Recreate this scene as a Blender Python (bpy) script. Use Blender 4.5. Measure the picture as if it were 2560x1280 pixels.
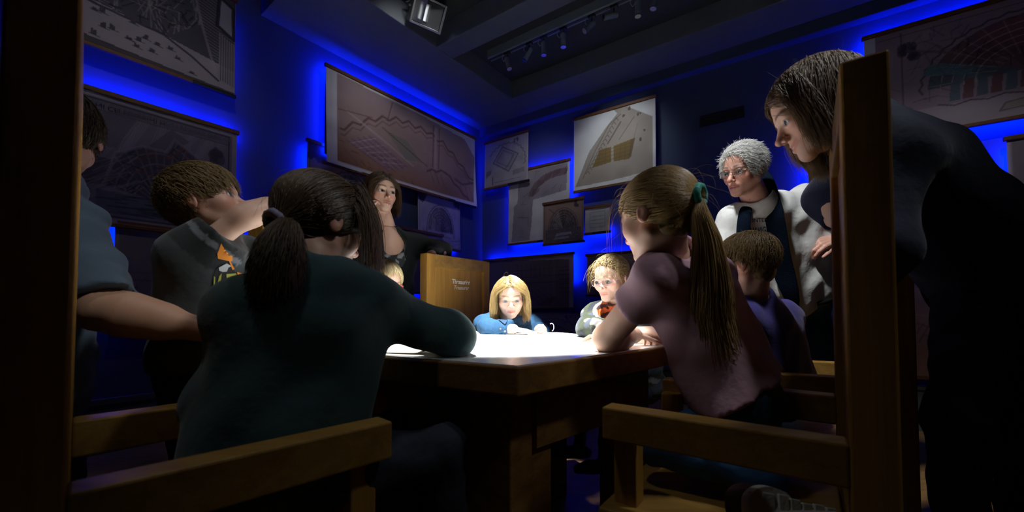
import bpy, bmesh, math, random
import numpy as np
from mathutils import Vector, Matrix
from mathutils.bvhtree import BVHTree

random.seed(7)
RNG = np.random.default_rng(7)
for o in list(bpy.data.objects):
    bpy.data.objects.remove(o)
SC = bpy.context.scene
COL = SC.collection

# ------------------------------------------------------------------ camera
FPX = 1000.0                       # focal length in pixels of the 2560 x 1280 frame (a 14 mm wide angle)
PPX, PPY = 1280.0, 743.6           # principal point
PITCH = math.radians(1.8)
CAM = np.array([0.0, 0.0, 0.88])
cd = bpy.data.cameras.new('camera')
cam = bpy.data.objects.new('camera', cd)
COL.objects.link(cam)
cam.location = CAM
cam.rotation_euler = (math.pi/2 + PITCH, 0, 0)
cd.sensor_width = 36.0
cd.lens = 36.0*FPX/2560.0
cd.shift_y = (PPY-640.0)/2560.0
cd.clip_start = 0.02
cd.dof.use_dof = True
cd.dof.focus_distance = 1.9
cd.dof.aperture_fstop = 3.2
SC.camera = cam

# ------------------------------------------------------------------ world and exposure
wd = bpy.data.worlds.new('world')
SC.world = wd
wd.use_nodes = True
wd.node_tree.nodes['Background'].inputs[0].default_value = (0.30, 0.36, 0.55, 1)
wd.node_tree.nodes['Background'].inputs[1].default_value = 0.004
SC.view_settings.view_transform = 'Standard'
SC.view_settings.look = 'None'
SC.view_settings.gamma = 1.0
SC.view_settings.exposure = 0.0
SC.view_settings.use_curve_mapping = False
PROJECTOR_POWER = 1400.0
LED_STRENGTH = 250.0
WASH = 1.0                         # track heads and added fill spots on the maps
FILL = 1.0                         # added fill spots over the group

def lamp(name, kind, loc, target, power, color=(1, 1, 1), parent=None, **kw):
    l = bpy.data.lights.new(name, kind)
    l.energy = power
    l.color = color
    for k, v in kw.items():
        setattr(l, k, v)
    o = bpy.data.objects.new(name, l)
    COL.objects.link(o)
    d = Vector(target)-Vector(loc)
    if parent is not None:
        o.parent = parent
        loc = Vector(loc)-parent.location
    o.location = loc
    o.rotation_euler = d.to_track_quat('-Z', 'Y').to_euler()
    return o

# ------------------------------------------------------------------ measuring helpers
def W(px, py, d):
    """world point seen at a pixel of the photograph, at distance d in front of the camera"""
    rx = (px-PPX)/FPX
    ru = (PPY-py)/FPX
    y = math.cos(PITCH)-ru*math.sin(PITCH)
    z = math.sin(PITCH)+ru*math.cos(PITCH)
    t = d/y
    return np.array([CAM[0]+rx*t, CAM[1]+d, CAM[2]+z*t])

def ray(px, py):
    p = W(px, py, 1.0)-CAM
    return p

# ------------------------------------------------------------------ object helpers
def loc_of(p):
    return np.array(p.location) if p is not None else np.zeros(3)

def mesh_obj(name, verts, faces, mat, parent=None, smooth=False, col=None, mats=None, fmat=None):
    """one mesh object from world-space vertices"""
    me = bpy.data.meshes.new(name)
    v = np.asarray(verts, dtype=np.float64).reshape(-1, 3)
    root = parent
    off = np.zeros(3)
    while root is not None:
        off = off+np.array(root.location)
        root = root.parent
    v = v-off
    if isinstance(faces, np.ndarray):
        n = faces.shape[1]
        me.vertices.add(len(v))
        me.vertices.foreach_set('co', v.astype(np.float32).ravel())
        me.loops.add(faces.size)
        me.loops.foreach_set('vertex_index', faces.astype(np.int32).ravel())
        me.polygons.add(len(faces))
        me.polygons.foreach_set('loop_start', (np.arange(len(faces))*n).astype(np.int32))
        me.update(calc_edges=True)
        me.validate()
    else:
        me.from_pydata([tuple(a) for a in v], [], faces)
        me.update()
    if smooth:
        me.polygons.foreach_set('use_smooth', np.ones(len(me.polygons), dtype=bool))
    if col is not None:
        ca = me.color_attributes.new('Col', 'FLOAT_COLOR', 'POINT')
        c = np.ones((len(v), 4), dtype=np.float32)
        c[:, :3] = col
        ca.data.foreach_set('color', c.ravel())
    for m in (mats or [mat]):
        me.materials.append(m)
    if fmat is not None:
        me.polygons.foreach_set('material_index', np.asarray(fmat, dtype=np.int32))
    o = bpy.data.objects.new(name, me)
    COL.objects.link(o)
    if parent is not None:
        o.parent = parent
    return o

def tag(o, label=None, cat=None, group=None, kind=None):
    if label:
        o['label'] = label
    if cat:
        o['category'] = cat
    if group:
        o['group'] = group
    if kind:
        o['kind'] = kind
    return o

def thing(name, label, cat, loc, group=None):
    o = bpy.data.objects.new(name, None)
    o.empty_display_size = 0.05
    COL.objects.link(o)
    o.location = loc
    return tag(o, label, cat, group)

class MB:
    """collects boxes, prisms and tubes into one mesh"""
    def __init__(self):
        self.v = []
        self.f = []
    def add(self, v, f):
        n = len(self.v)
        self.v += [tuple(map(float, a)) for a in v]
        self.f += [tuple(i+n for i in q) for q in f]
        return self
    def box(self, o, ax, ay, az, x0, x1, y0, y1, z0, z1, bev=0.0):
        o, ax, ay, az = [np.asarray(a, float) for a in (o, ax, ay, az)]
        if bev <= 0:
            P = [(x, y, z) for x in (x0, x1) for y in (y0, y1) for z in (z0, z1)]
            F = [(0, 1, 3, 2), (4, 6, 7, 5), (0, 4, 5, 1), (2, 3, 7, 6), (0, 2, 6, 4), (1, 5, 7, 3)]
        else:
            bm = bmesh.new()
            vs = [bm.verts.new((x, y, z)) for x in (x0, x1) for y in (y0, y1) for z in (z0, z1)]
            for q in [(0, 1, 3, 2), (4, 6, 7, 5), (0, 4, 5, 1), (2, 3, 7, 6), (0, 2, 6, 4), (1, 5, 7, 3)]:
                bm.faces.new([vs[i] for i in q])
            bmesh.ops.bevel(bm, geom=list(bm.edges), offset=bev, segments=2, profile=0.5, affect='EDGES')
            bm.verts.index_update()
            P = [tuple(v.co) for v in bm.verts]
            F = [tuple(v.index for v in f.verts) for f in bm.faces]
            bm.free()
        Pw = [o+ax*p[0]+ay*p[1]+az*p[2] for p in P]
        if np.dot(np.cross(ax, ay), az) < 0:
            F = [tuple(reversed(q)) for q in F]
        return self.add(Pw, F)
    def prism(self, pts, z0, z1):
        n = len(pts)
        V = [(p[0], p[1], z0) for p in pts]+[(p[0], p[1], z1) for p in pts]
        F = [tuple(range(n-1, -1, -1)), tuple(range(n, 2*n))]
        F += [(i, (i+1) % n, (i+1) % n+n, i+n) for i in range(n)]
        return self.add(V, F)
    def tube(self, pts, r, n=8, caps=True):
        pts = [np.asarray(p, float) for p in pts]
        rr = r if hasattr(r, '__len__') else [r]*len(pts)
        V, F = [], []
        for i, p in enumerate(pts):
            a = pts[max(i-1, 0)]
            b = pts[min(i+1, len(pts)-1)]
            t = (b-a)/(np.linalg.norm(b-a)+1e-9)
            h = np.array([0, 0, 1.0]) if abs(t[2]) < 0.9 else np.array([1.0, 0, 0])
            u = np.cross(t, h)
            u /= np.linalg.norm(u)
            w = np.cross(t, u)
            for k in range(n):
                an = 2*math.pi*k/n
                V.append(p+rr[i]*(math.cos(an)*u+math.sin(an)*w))
        for i in range(len(pts)-1):
            for k in range(n):
                F.append((i*n+k, i*n+(k+1) % n, (i+1)*n+(k+1) % n, (i+1)*n+k))
        if caps:
            F.append(tuple(range(n-1, -1, -1)))
            F.append(tuple((len(pts)-1)*n+k for k in range(n)))
        return self.add(V, F)
    def build(self, name, mat, parent=None, smooth=False):
        o = mesh_obj(name, self.v, self.f, mat, parent)
        bm = bmesh.new()
        bm.from_mesh(o.data)
        bmesh.ops.recalc_face_normals(bm, faces=bm.faces)
        bm.to_mesh(o.data)
        bm.free()
        if smooth:
            o.data.polygons.foreach_set('use_smooth', np.ones(len(o.data.polygons), dtype=bool))
        return o

# ------------------------------------------------------------------ materials
def srgb(r, g, b):
    f = lambda c: ((c/255.0)/12.92 if c/255.0 <= 0.04045 else ((c/255.0+0.055)/1.055)**2.4)
    return (f(r), f(g), f(b))

def new_mat(name):
    m = bpy.data.materials.new(name)
    m.use_nodes = True
    nt = m.node_tree
    return m, nt, nt.nodes['Principled BSDF']

def node(nt, t, **kw):
    n = nt.nodes.new(t)
    for k, v in kw.items():
        if hasattr(n, k) and k not in n.inputs:
            setattr(n, k, v)
        else:
            n.inputs[k].default_value = v
    return n

def mat_plain(name, c, rough=0.6, bump=0.0, bscale=200.0, var=0.0, vscale=6.0, spec=0.4, metal=0.0, sheen=0.0, sss=0.0, coat=0.0):
    m, nt, b = new_mat(name)
    L = nt.links.new
    b.inputs['Roughness'].default_value = rough
    b.inputs['Specular IOR Level'].default_value = spec
    b.inputs['Metallic'].default_value = metal
    b.inputs['Sheen Weight'].default_value = sheen
    b.inputs['Coat Weight'].default_value = coat
    tc = node(nt, 'ShaderNodeTexCoord')
    if var > 0:
        nz = node(nt, 'ShaderNodeTexNoise', Scale=vscale, Detail=5.0)
        L(tc.outputs['Object'], nz.inputs['Vector'])
        mx = node(nt, 'ShaderNodeMixRGB')
        mx.inputs[1].default_value = tuple(x*(1-var) for x in c)+(1,)
        mx.inputs[2].default_value = tuple(min(1, x*(1+var)) for x in c)+(1,)
        L(nz.outputs['Fac'], mx.inputs[0])
        L(mx.outputs[0], b.inputs['Base Color'])
    else:
        b.inputs['Base Color'].default_value = (*c, 1)
    if bump > 0:
        n2 = node(nt, 'ShaderNodeTexNoise', Scale=bscale, Detail=4.0)
        L(tc.outputs['Object'], n2.inputs['Vector'])
        bp = node(nt, 'ShaderNodeBump', Strength=bump, Distance=0.01)
        L(n2.outputs['Fac'], bp.inputs['Height'])
        L(bp.outputs[0], b.inputs['Normal'])
    return m

def mat_wood(name, dark, light, axis=2, rough=0.42, scale=1.0):
    """oak: long grain along one axis of the object"""
    m, nt, b = new_mat(name)
    L = nt.links.new
    tc = node(nt, 'ShaderNodeTexCoord')
    mp = node(nt, 'ShaderNodeMapping')
    s = [14.0*scale]*3
    s[axis] = 1.1*scale
    mp.inputs['Scale'].default_value = s
    L(tc.outputs['Object'], mp.inputs['Vector'])
    n1 = node(nt, 'ShaderNodeTexNoise', Scale=2.0, Detail=6.0, Roughness=0.6, Distortion=0.6)
    L(mp.outputs[0], n1.inputs['Vector'])
    mp2 = node(nt, 'ShaderNodeMapping')
    s2 = [120.0*scale]*3
    s2[axis] = 4.0*scale
    mp2.inputs['Scale'].default_value = s2
    L(tc.outputs['Object'], mp2.inputs['Vector'])
    n2 = node(nt, 'ShaderNodeTexNoise', Scale=2.0, Detail=3.0)
    L(mp2.outputs[0], n2.inputs['Vector'])
    ad = node(nt, 'ShaderNodeMath', operation='MULTIPLY_ADD')
    ad.inputs[1].default_value = 0.45
    L(n2.outputs['Fac'], ad.inputs[0])
    L(n1.outputs['Fac'], ad.inputs[2])
    cr = node(nt, 'ShaderNodeValToRGB')
    cr.color_ramp.elements[0].position = 0.5
    cr.color_ramp.elements[0].color = (*dark, 1)
    cr.color_ramp.elements[1].position = 0.9
    cr.color_ramp.elements[1].color = (*light, 1)
    L(ad.outputs[0], cr.inputs[0])
    L(cr.outputs[0], b.inputs['Base Color'])
    b.inputs['Roughness'].default_value = rough
    b.inputs['Specular IOR Level'].default_value = 0.35
    bp = node(nt, 'ShaderNodeBump', Strength=0.15, Distance=0.003)
    L(ad.outputs[0], bp.inputs['Height'])
    L(bp.outputs[0], b.inputs['Normal'])
    return m

def mat_emit(name, c, s):
    m, nt, b = new_mat(name)
    b.inputs['Base Color'].default_value = (0.02, 0.02, 0.02, 1)
    b.inputs['Emission Color'].default_value = (*c, 1)
    b.inputs['Emission Strength'].default_value = s
    return m

def mat_vcol(name, rough=0.7, spec=0.3, bump=0.0, bscale=120.0, var=0.0, vscale=30.0, sss=0.0, sheen=0.0, bdist=0.004):
    """colour of the print, dye or skin stored on the vertices, grain on top"""
    m, nt, b = new_mat(name)
    L = nt.links.new
    at = node(nt, 'ShaderNodeVertexColor')
    at.layer_name = 'Col'
    tc = node(nt, 'ShaderNodeTexCoord')
    src = at.outputs['Color']
    if var > 0:
        nz = node(nt, 'ShaderNodeTexNoise', Scale=vscale, Detail=4.0)
        L(tc.outputs['Object'], nz.inputs['Vector'])
        mr = node(nt, 'ShaderNodeMapRange')
        mr.inputs['To Min'].default_value = 1-var
        mr.inputs['To Max'].default_value = 1+var
        L(nz.outputs['Fac'], mr.inputs['Value'])
        vm = node(nt, 'ShaderNodeVectorMath', operation='SCALE')
        L(src, vm.inputs[0])
        L(mr.outputs[0], vm.inputs['Scale'])
        src = vm.outputs[0]
    L(src, b.inputs['Base Color'])
    b.inputs['Roughness'].default_value = rough
    b.inputs['Specular IOR Level'].default_value = spec
    b.inputs['Sheen Weight'].default_value = sheen
    if sss > 0:
        b.inputs['Subsurface Weight'].default_value = sss
        b.inputs['Subsurface Radius'].default_value = (0.012, 0.005, 0.003)
        b.inputs['Subsurface Scale'].default_value = 0.5
    if bump > 0:
        n2 = node(nt, 'ShaderNodeTexNoise', Scale=bscale, Detail=4.0)
        L(tc.outputs['Object'], n2.inputs['Vector'])
        bp = node(nt, 'ShaderNodeBump', Strength=bump, Distance=bdist)
        L(n2.outputs['Fac'], bp.inputs['Height'])
        L(bp.outputs[0], b.inputs['Normal'])
    return m

M = {}
M['wall'] = mat_plain('painted_wall', (0.036, 0.052, 0.098), rough=0.7, bump=0.05, bscale=60, var=0.08, vscale=2.0)
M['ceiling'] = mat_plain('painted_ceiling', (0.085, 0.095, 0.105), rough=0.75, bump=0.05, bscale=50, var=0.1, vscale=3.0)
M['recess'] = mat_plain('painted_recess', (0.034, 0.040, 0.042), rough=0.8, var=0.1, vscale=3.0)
M['base'] = mat_plain('skirting_paint', (0.07, 0.085, 0.085), rough=0.6, var=0.08)
M['floor'] = mat_wood('oak_floor', (0.16, 0.085, 0.022), (0.30, 0.17, 0.05), axis=0, rough=0.45)
M['oak'] = mat_wood('oak', (0.28, 0.140, 0.024), (0.44, 0.235, 0.045), axis=2)
M['oak_h'] = mat_wood('oak_rail', (0.22, 0.118, 0.024), (0.36, 0.205, 0.046), axis=0)
M['oak_table'] = mat_wood('oak_table', (0.15, 0.072, 0.018), (0.27, 0.135, 0.034), axis=0, rough=0.38)
M['bar'] = mat_wood('map_bar_wood', (0.10, 0.038, 0.014), (0.17, 0.068, 0.022), axis=0, rough=0.5, scale=2.0)
M['bar_dark'] = mat_plain('map_bar_dark', (0.012, 0.011, 0.012), rough=0.5, var=0.1)
M['paper'] = mat_vcol('printed_paper', rough=0.65, spec=0.25, var=0.05, vscale=14.0)
M['led'] = mat_emit('blue_led', (0.0, 0.012, 1.0), LED_STRENGTH)
M['black'] = mat_plain('black_metal', (0.016, 0.018, 0.020), rough=0.4, var=0.1)
M['track'] = mat_plain('track_metal', (0.13, 0.16, 0.17), rough=0.4, var=0.1, spec=0.5)
M['silver'] = mat_plain('brushed_metal', (0.55, 0.56, 0.56), rough=0.25, metal=1.0, var=0.05)
M['cable'] = mat_plain('grey_cable', (0.35, 0.34, 0.30), rough=0.5, var=0.05)
M['white'] = mat_plain('white_laminate', (0.82, 0.83, 0.83), rough=0.22, var=0.02, spec=0.5)
M['lettering'] = mat_plain('white_lettering', (0.85, 0.84, 0.78), rough=0.6, var=0.02)
M['ink'] = mat_plain('map_ink', (0.10, 0.095, 0.12), rough=0.7, var=0.05)

def text_mesh(name, body, size, origin, ux, uy, mat, parent, shear=0.0, extrude=0.0004, bold=0.0, align='CENTER', sx=1.0):
    cu = bpy.data.curves.new(name+'_curve', 'FONT')
    cu.body = body
    cu.size = size
    cu.shear = shear
    cu.offset = bold
    cu.extrude = extrude
    cu.align_x = align
    tmp = bpy.data.objects.new(name+'_tmp', cu)
    COL.objects.link(tmp)
    dg = bpy.context.evaluated_depsgraph_get()
    me = bpy.data.meshes.new_from_object(tmp.evaluated_get(dg))
    v = np.array([tuple(a.co) for a in me.vertices])
    f = [tuple(p.vertices) for p in me.polygons]
    bpy.data.objects.remove(tmp)
    bpy.data.curves.remove(cu)
    bpy.data.meshes.remove(me)
    ux, uy = np.asarray(ux, float), np.asarray(uy, float)
    un = np.cross(ux, uy)
    P = np.asarray(origin, float)+np.outer(v[:, 0]*sx, ux)+np.outer(v[:, 1], uy)+np.outer(v[:, 2], un)
    return mesh_obj(name, P, f, mat, parent)

# ------------------------------------------------------------------ the room
CORNER = np.array([-0.392, 5.24])
DL = np.array([-0.610, -0.792])
DL /= np.linalg.norm(DL)           # along the map wall on the left, away from the corner
NL = np.array([0.792, -0.610])
NL /= np.linalg.norm(NL)
DR = np.array([0.827, -0.562])
DR /= np.linalg.norm(DR)           # along the wall on the right, away from the corner
NR = np.array([-0.562, -0.827])
NR /= np.linalg.norm(NR)
ZS, ZC = 3.24, 3.44                # soffit and recessed ceiling
UZ = np.array([0, 0, 1.0])
def v3(p, z=0.0):
    return np.array([p[0], p[1], z])
LLEN, RLEN = 6.6, 6.8
mb = MB()
mb.box(v3(CORNER), v3(DL), v3(NL), UZ, -0.3, LLEN, -0.15, 0.0, 0, 3.9)
wl = tag(mb.build('wall_left', M['wall']), 'dark navy painted wall hung with old city maps, left', kind='structure')
mb = MB()
mb.box(v3(CORNER), v3(DR), v3(NR), UZ, -0.3, RLEN, -0.15, 0.0, 0, 3.9)
wr = tag(mb.build('wall_right', M['wall']), 'dark navy painted wall hung with old city maps, right', kind='structure')
# the two walls behind the camera close the room
E1 = CORNER+DL*LLEN
E2 = CORNER+DR*RLEN
mb = MB()
mb.box(v3(E1), v3(DR), v3(DL), UZ, -0.3, RLEN+1.0, 0.0, 0.15, 0, 3.9)
tag(mb.build('wall_near', M['wall']), 'dark navy painted wall behind the camera', kind='structure')
mb = MB()
mb.box(v3(E2), v3(DL), v3(DR), UZ, -0.3, LLEN+1.0, 0.0, 0.15, 0, 3.9)
tag(mb.build('wall_far_side', M['wall']), 'dark navy painted wall at the end of the room', kind='structure')
mb = MB()
cen = CORNER+DL*3.3+DR*3.3
mb.box(v3(CORNER), v3(DL), v3(DR), UZ, -0.4, LLEN+0.4, -0.4, RLEN+0.6, -0.06, 0.0)
tag(mb.build('floor', M['floor']), 'worn oak floor under the table and chairs', kind='structure')
def floor_strip(name, d, n, L):
    mb = MB()
    mb.box(v3(CORNER), v3(d), v3(n), UZ, 0.0, L, 0.0, 0.014, 0.0, 0.30)
    mb.box(v3(CORNER), v3(d), v3(n), UZ, 0.0, L, 0.0, 0.030, 0.30, 0.335)
    return tag(mb.build(name, M['base']), 'grey painted skirting board at the foot of the wall', kind='structure')
floor_strip('baseboard_left', DL, NL, LLEN)
floor_strip('baseboard_right', DR, NR, RLEN)

# ceiling: recessed slab, soffits along the walls, beams between
mb = MB()
mb.box(v3(CORNER), v3(DL), v3(DR), UZ, -0.4, LLEN+0.4, -0.4, RLEN+0.6, ZC, ZC+0.1)
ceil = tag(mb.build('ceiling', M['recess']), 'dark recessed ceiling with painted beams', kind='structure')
SOFF_L, SOFF_R = 0.82, 0.475       # soffit widths
S_END = 2.66
mb = MB()
mb.box(v3(CORNER), v3(DL), v3(NL), UZ, 0.0, S_END, 0.0, SOFF_L, ZS, ZC, bev=0.006)
mb.box(v3(CORNER), v3(DL), v3(NL), UZ, S_END, LLEN, 0.34, SOFF_L, ZS, ZC, bev=0.006)
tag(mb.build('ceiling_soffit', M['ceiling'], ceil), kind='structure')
mb = MB()
mb.box(v3(CORNER), v3(DR), v3(NR), UZ, 0.3, RLEN, 0.0, SOFF_R, ZS+0.004, ZC, bev=0.006)
tag(mb.build('ceiling_soffit', M['ceiling'], ceil), kind='structure')
# thin drop band of wall under the right soffit
mb = MB()
mb.box(v3(CORNER), v3(DR), v3(NR), UZ, 0.02, RLEN, 0.0, 0.09, ZS-0.10, ZS+0.004, bev=0.004)
tag(mb.build('trim_1', M['wall']), 'dark moulding along the top of the right wall', kind='structure')
BEAM = []
for a, b_ in ((1.37, 1.58), (2.48, 2.70), (3.60, 3.82)):
    mb = MB()
    o = CORNER+NL*SOFF_L
    # beams run parallel to the right wall
    p0 = CORNER+DL*(a/np.dot(DL, NR))
    mb.box(v3(p0), v3(DR), v3(NR), UZ, SOFF_L-0.02, RLEN, 0.0, b_-a, ZS+0.003, ZC, bev=0.008)
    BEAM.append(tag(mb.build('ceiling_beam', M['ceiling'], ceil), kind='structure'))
# ------------------------------------------------------------------ printed maps on the walls
def on_wall(side, px, py, off):
    """where the line of sight through a pixel meets the plane at distance off in front of a wall: (s along the wall, z)"""
    d, n = (DL, NL) if side == 'L' else (DR, NR)
    r = ray(px, py)
    c = CORNER+n*off
    # CAM + t r = c + s d
    A = np.array([[r[0], -d[0]], [r[1], -d[1]]])
    t, s = np.linalg.solve(A, c-CAM[:2])
    return s, CAM[2]+t*r[2]

class Canvas:
    """draws a print into an array that becomes the vertex colours of the sheet"""
    def __init__(self, w, h, base):
        self.w, self.h = w, h
        self.U, self.V = np.meshgrid((np.arange(w))/(w-1), (np.arange(h))/(h-1))
        self.a = np.empty((h, w, 3))
        self.a[:] = base
        self.asp = 1.0
    def mix(self, m, c, al=1.0):
        m = np.clip(m, 0, 1)[..., None]*al
        self.a = self.a*(1-m)+np.array(c)*m
    def mask(self, pts):
        ins = np.zeros((self.h, self.w), bool)
        n = len(pts)
        for i in range(n):
            x0, y0 = pts[i]
            x1, y1 = pts[(i+1) % n]
            if y0 == y1:
                continue
            c = (self.V > min(y0, y1)) & (self.V <= max(y0, y1))
            xi = x0+(self.V-y0)*(x1-x0)/(y1-y0)
            ins ^= c & (self.U < xi)
        return ins
    def poly(self, pts, c, al=1.0):
        self.mix(self.mask(pts).astype(float), c, al)
        return self
    def line(self, pts, wd, c, al=1.0, clip=None):
        A = self.asp
        m = np.zeros((self.h, self.w))
        for (x0, y0), (x1, y1) in zip(pts[:-1], pts[1:]):
            dx, dy = (x1-x0)*A, y1-y0
            px, py = (self.U-x0)*A, self.V-y0
            t = np.clip((px*dx+py*dy)/(dx*dx+dy*dy+1e-12), 0, 1)
            d = np.hypot(px-t*dx, py-t*dy)
            m = np.maximum(m, np.clip((wd-d)/(0.6/self.h)+0.5, 0, 1))
        if clip is not None:
            m = m*clip
        self.mix(m, c, al)
        return self
    def speck(self, n, box, r, c, al, clip=None):
        for _ in range(n):
            x = RNG.uniform(box[0], box[2])
            y = RNG.uniform(box[1], box[3])
            d = np.hypot((self.U-x)*self.asp, (self.V-y)*RNG.uniform(0.5, 1.0))
            m = (d < r*RNG.uniform(0.5, 1.2)).astype(float)
            if clip is not None:
                m = m*clip
            self.mix(m, c, al)
    def streets(self, clip, n, box, c, al, wd=0.004, ang=None, spread=0.5, ln=(0.05, 0.25)):
        for _ in range(n):
            x = RNG.uniform(box[0], box[2])
            y = RNG.uniform(box[1], box[3])
            a = (ang if ang is not None else RNG.uniform(0, math.pi))+RNG.normal(0, spread)
            l = RNG.uniform(*ln)
            self.line([(x, y), (x+l*math.cos(a)/self.asp, y+l*math.sin(a))], wd*RNG.uniform(0.5, 1.3), c, al, clip)
    def mottling(self, amt, cells=9):
        g = RNG.normal(0, 1, (cells, cells))
        x = np.linspace(0, cells-1.001, self.w)
        y = np.linspace(0, cells-1.001, self.h)
        X, Y = np.meshgrid(x, y)
        i, j = Y.astype(int), X.astype(int)
        fy, fx = Y-i, X-j
        n = g[i, j]*(1-fy)*(1-fx)+g[i+1, j]*fy*(1-fx)+g[i, j+1]*(1-fy)*fx+g[i+1, j+1]*fy*fx
        self.a = np.clip(self.a*(1+amt*n[..., None]), 0, 1)

LEDM = {}
def led_mat(k):
    if k not in LEDM:
        LEDM[k] = mat_emit('blue_led_%d' % (k*100), (0.0, 0.010, 1.0), LED_STRENGTH*k)
    return LEDM[k]

MAPS = {}
def wall_map(name, label, side, pxl, pxr, top, bot, draw, paper, off=0.075, res=100, led=None, bars=(True, True), curl=0.02, group='old city maps hung on the walls', darkbot=0.0, bulge=0.006):
    d, n = (DL, NL) if side == 'L' else (DR, NR)
    s0, _ = on_wall(side, pxl, top[1], off)
    s1, _ = on_wall(side, pxr, top[1], off)
    _, zt = on_wall(side, top[0], top[1], off)
    _, zb = on_wall(side, bot[0], bot[1], off)
    ux = v3(d)*(1 if s1 > s0 else -1)
    un = v3(n)
    O = v3(CORNER+d*s0)
    wdt, hgt = abs(s1-s0), zt-zb
    base = O+ux*wdt/2+un*off+UZ*zb
    t = thing(name, label, 'map', base, group)
    # sheet
    asp = wdt/hgt
    nw = max(12, int(res*min(1, asp)))
    nh = max(12, int(res*min(1, 1/asp)))
    if asp > 1:
        nw, nh = res, max(10, int(res/asp))
    else:
        nh, nw = res, max(10, int(res*asp))
    cv = Canvas(nw, nh, paper)
    cv.asp = asp
    draw(cv)
    cv.mottling(0.04)
    U, V = cv.U, cv.V
    yo = off+bulge*np.sin(V*math.pi*1.0)*(0.4+0.6*np.cos(U*3+1))+curl*((U-0.5)**2)*4*((1-V)**2)*0.8
    P = O[None, None]+U[..., None]*wdt*ux+yo[..., None]*un+(zb+V*hgt)[..., None]*UZ
    idx = np.arange(nw*nh).reshape(nh, nw)
    F = np.stack([idx[:-1, :-1], idx[:-1, 1:], idx[1:, 1:], idx[1:, :-1]], -1).reshape(-1, 4)
    if np.dot(np.cross(ux, UZ), un) < 0:
        F = F[:, ::-1]
    lin = np.where(cv.a <= 0.04045, cv.a/12.92, ((cv.a+0.055)/1.055)**2.4)
    sheet = mesh_obj('map_sheet', P.reshape(-1, 3), np.ascontiguousarray(F), M['paper'], t, smooth=True, col=lin.reshape(-1, 3))
    so = sheet.modifiers.new('thickness', 'SOLIDIFY')
    so.thickness = 0.0015
    so.offset = -1
    for k, z in ((0, zt), (1, zb)):
        if not bars[k]:
            continue
        hb = 0.030 if k == 0 else 0.026
        mb = MB()
        e = 0.012
        if k == 1 and darkbot > 0:
            mb.box(O, ux, un, UZ, -e, wdt*(1-darkbot), off-0.012, off+0.016, z-0.5*hb, z+0.5*hb, bev=0.004)
            mb.build('bottom_bar', M['bar'], t)
            mb = MB()
            mb.box(O, ux, un, UZ, wdt*(1-darkbot), wdt+e, off-0.012, off+0.016, z-0.5*hb, z+0.5*hb, bev=0.004)
            mb.build('bottom_bar', M['bar_dark'], t)
        else:
            mb.box(O, ux, un, UZ, -e, wdt+e, off-0.012, off+0.016, z-0.5*hb, z+0.5*hb, bev=0.004)
            mb.build('top_bar' if k == 0 else 'bottom_bar', M['bar'], t)
    # hanging battens carry the sheet off the wall
    for x in (0.2, 0.8):
        mb = MB()
        mb.box(O, ux, un, UZ, wdt*x-0.02, wdt*x+0.02, 0.0, off-0.012, zt-0.02, zt+0.012)
        mb.build('wall_bracket', M['bar_dark'], t)
    # blue light strips on the back of the map, facing the wall
    for e, k, a, b in (led or []):
        # a flat strip behind the edge, tilted so that it throws light on the wall and outwards
        if e in 'TB':
            p0, p1 = wdt*a, wdt*b
            zz, up = (zt-0.012, 1.0) if e == 'T' else (zb+0.012, -1.0)
            A0, A1 = O+ux*p0+UZ*zz, O+ux*p1+UZ*zz
            od = UZ*up
        else:
            xx, up = (0.012, -1.0) if e == 'L' else (wdt-0.012, 1.0)
            A0, A1 = O+ux*xx+UZ*(zb+hgt*a), O+ux*xx+UZ*(zb+hgt*b)
            od = ux*up
        y0, y1 = off-0.022, off-0.030
        V8 = []
        for A in (A0, A1):
            V8 += [A+un*y0+od*0.004, A+un*y1-od*0.022, A+un*(y0+0.004)-od*0.006, A+un*(y1+0.006)-od*0.030]
        F6 = [(0, 1, 5, 4), (2, 6, 7, 3), (0, 4, 6, 2), (1, 3, 7, 5), (0, 2, 3, 1), (4, 5, 7, 6)]
        mesh_obj('light_strip', V8, F6, None, t, mats=[M['bar_dark'], led_mat(k)], fmat=[1, 0, 0, 0, 0, 0])
    MAPS[label] = dict(O=O, ux=ux, un=un, zb=zb, w=wdt, h=hgt, t=t, off=off)
    return t

DK = (0.24, 0.22, 0.25)
def frame(cv, mg, c, wd=0.004, al=0.8):
    cv.line([(mg, mg*cv.asp), (1-mg, mg*cv.asp), (1-mg, 1-mg*cv.asp), (mg, 1-mg*cv.asp), (mg, mg*cv.asp)], wd, c, al)

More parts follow.
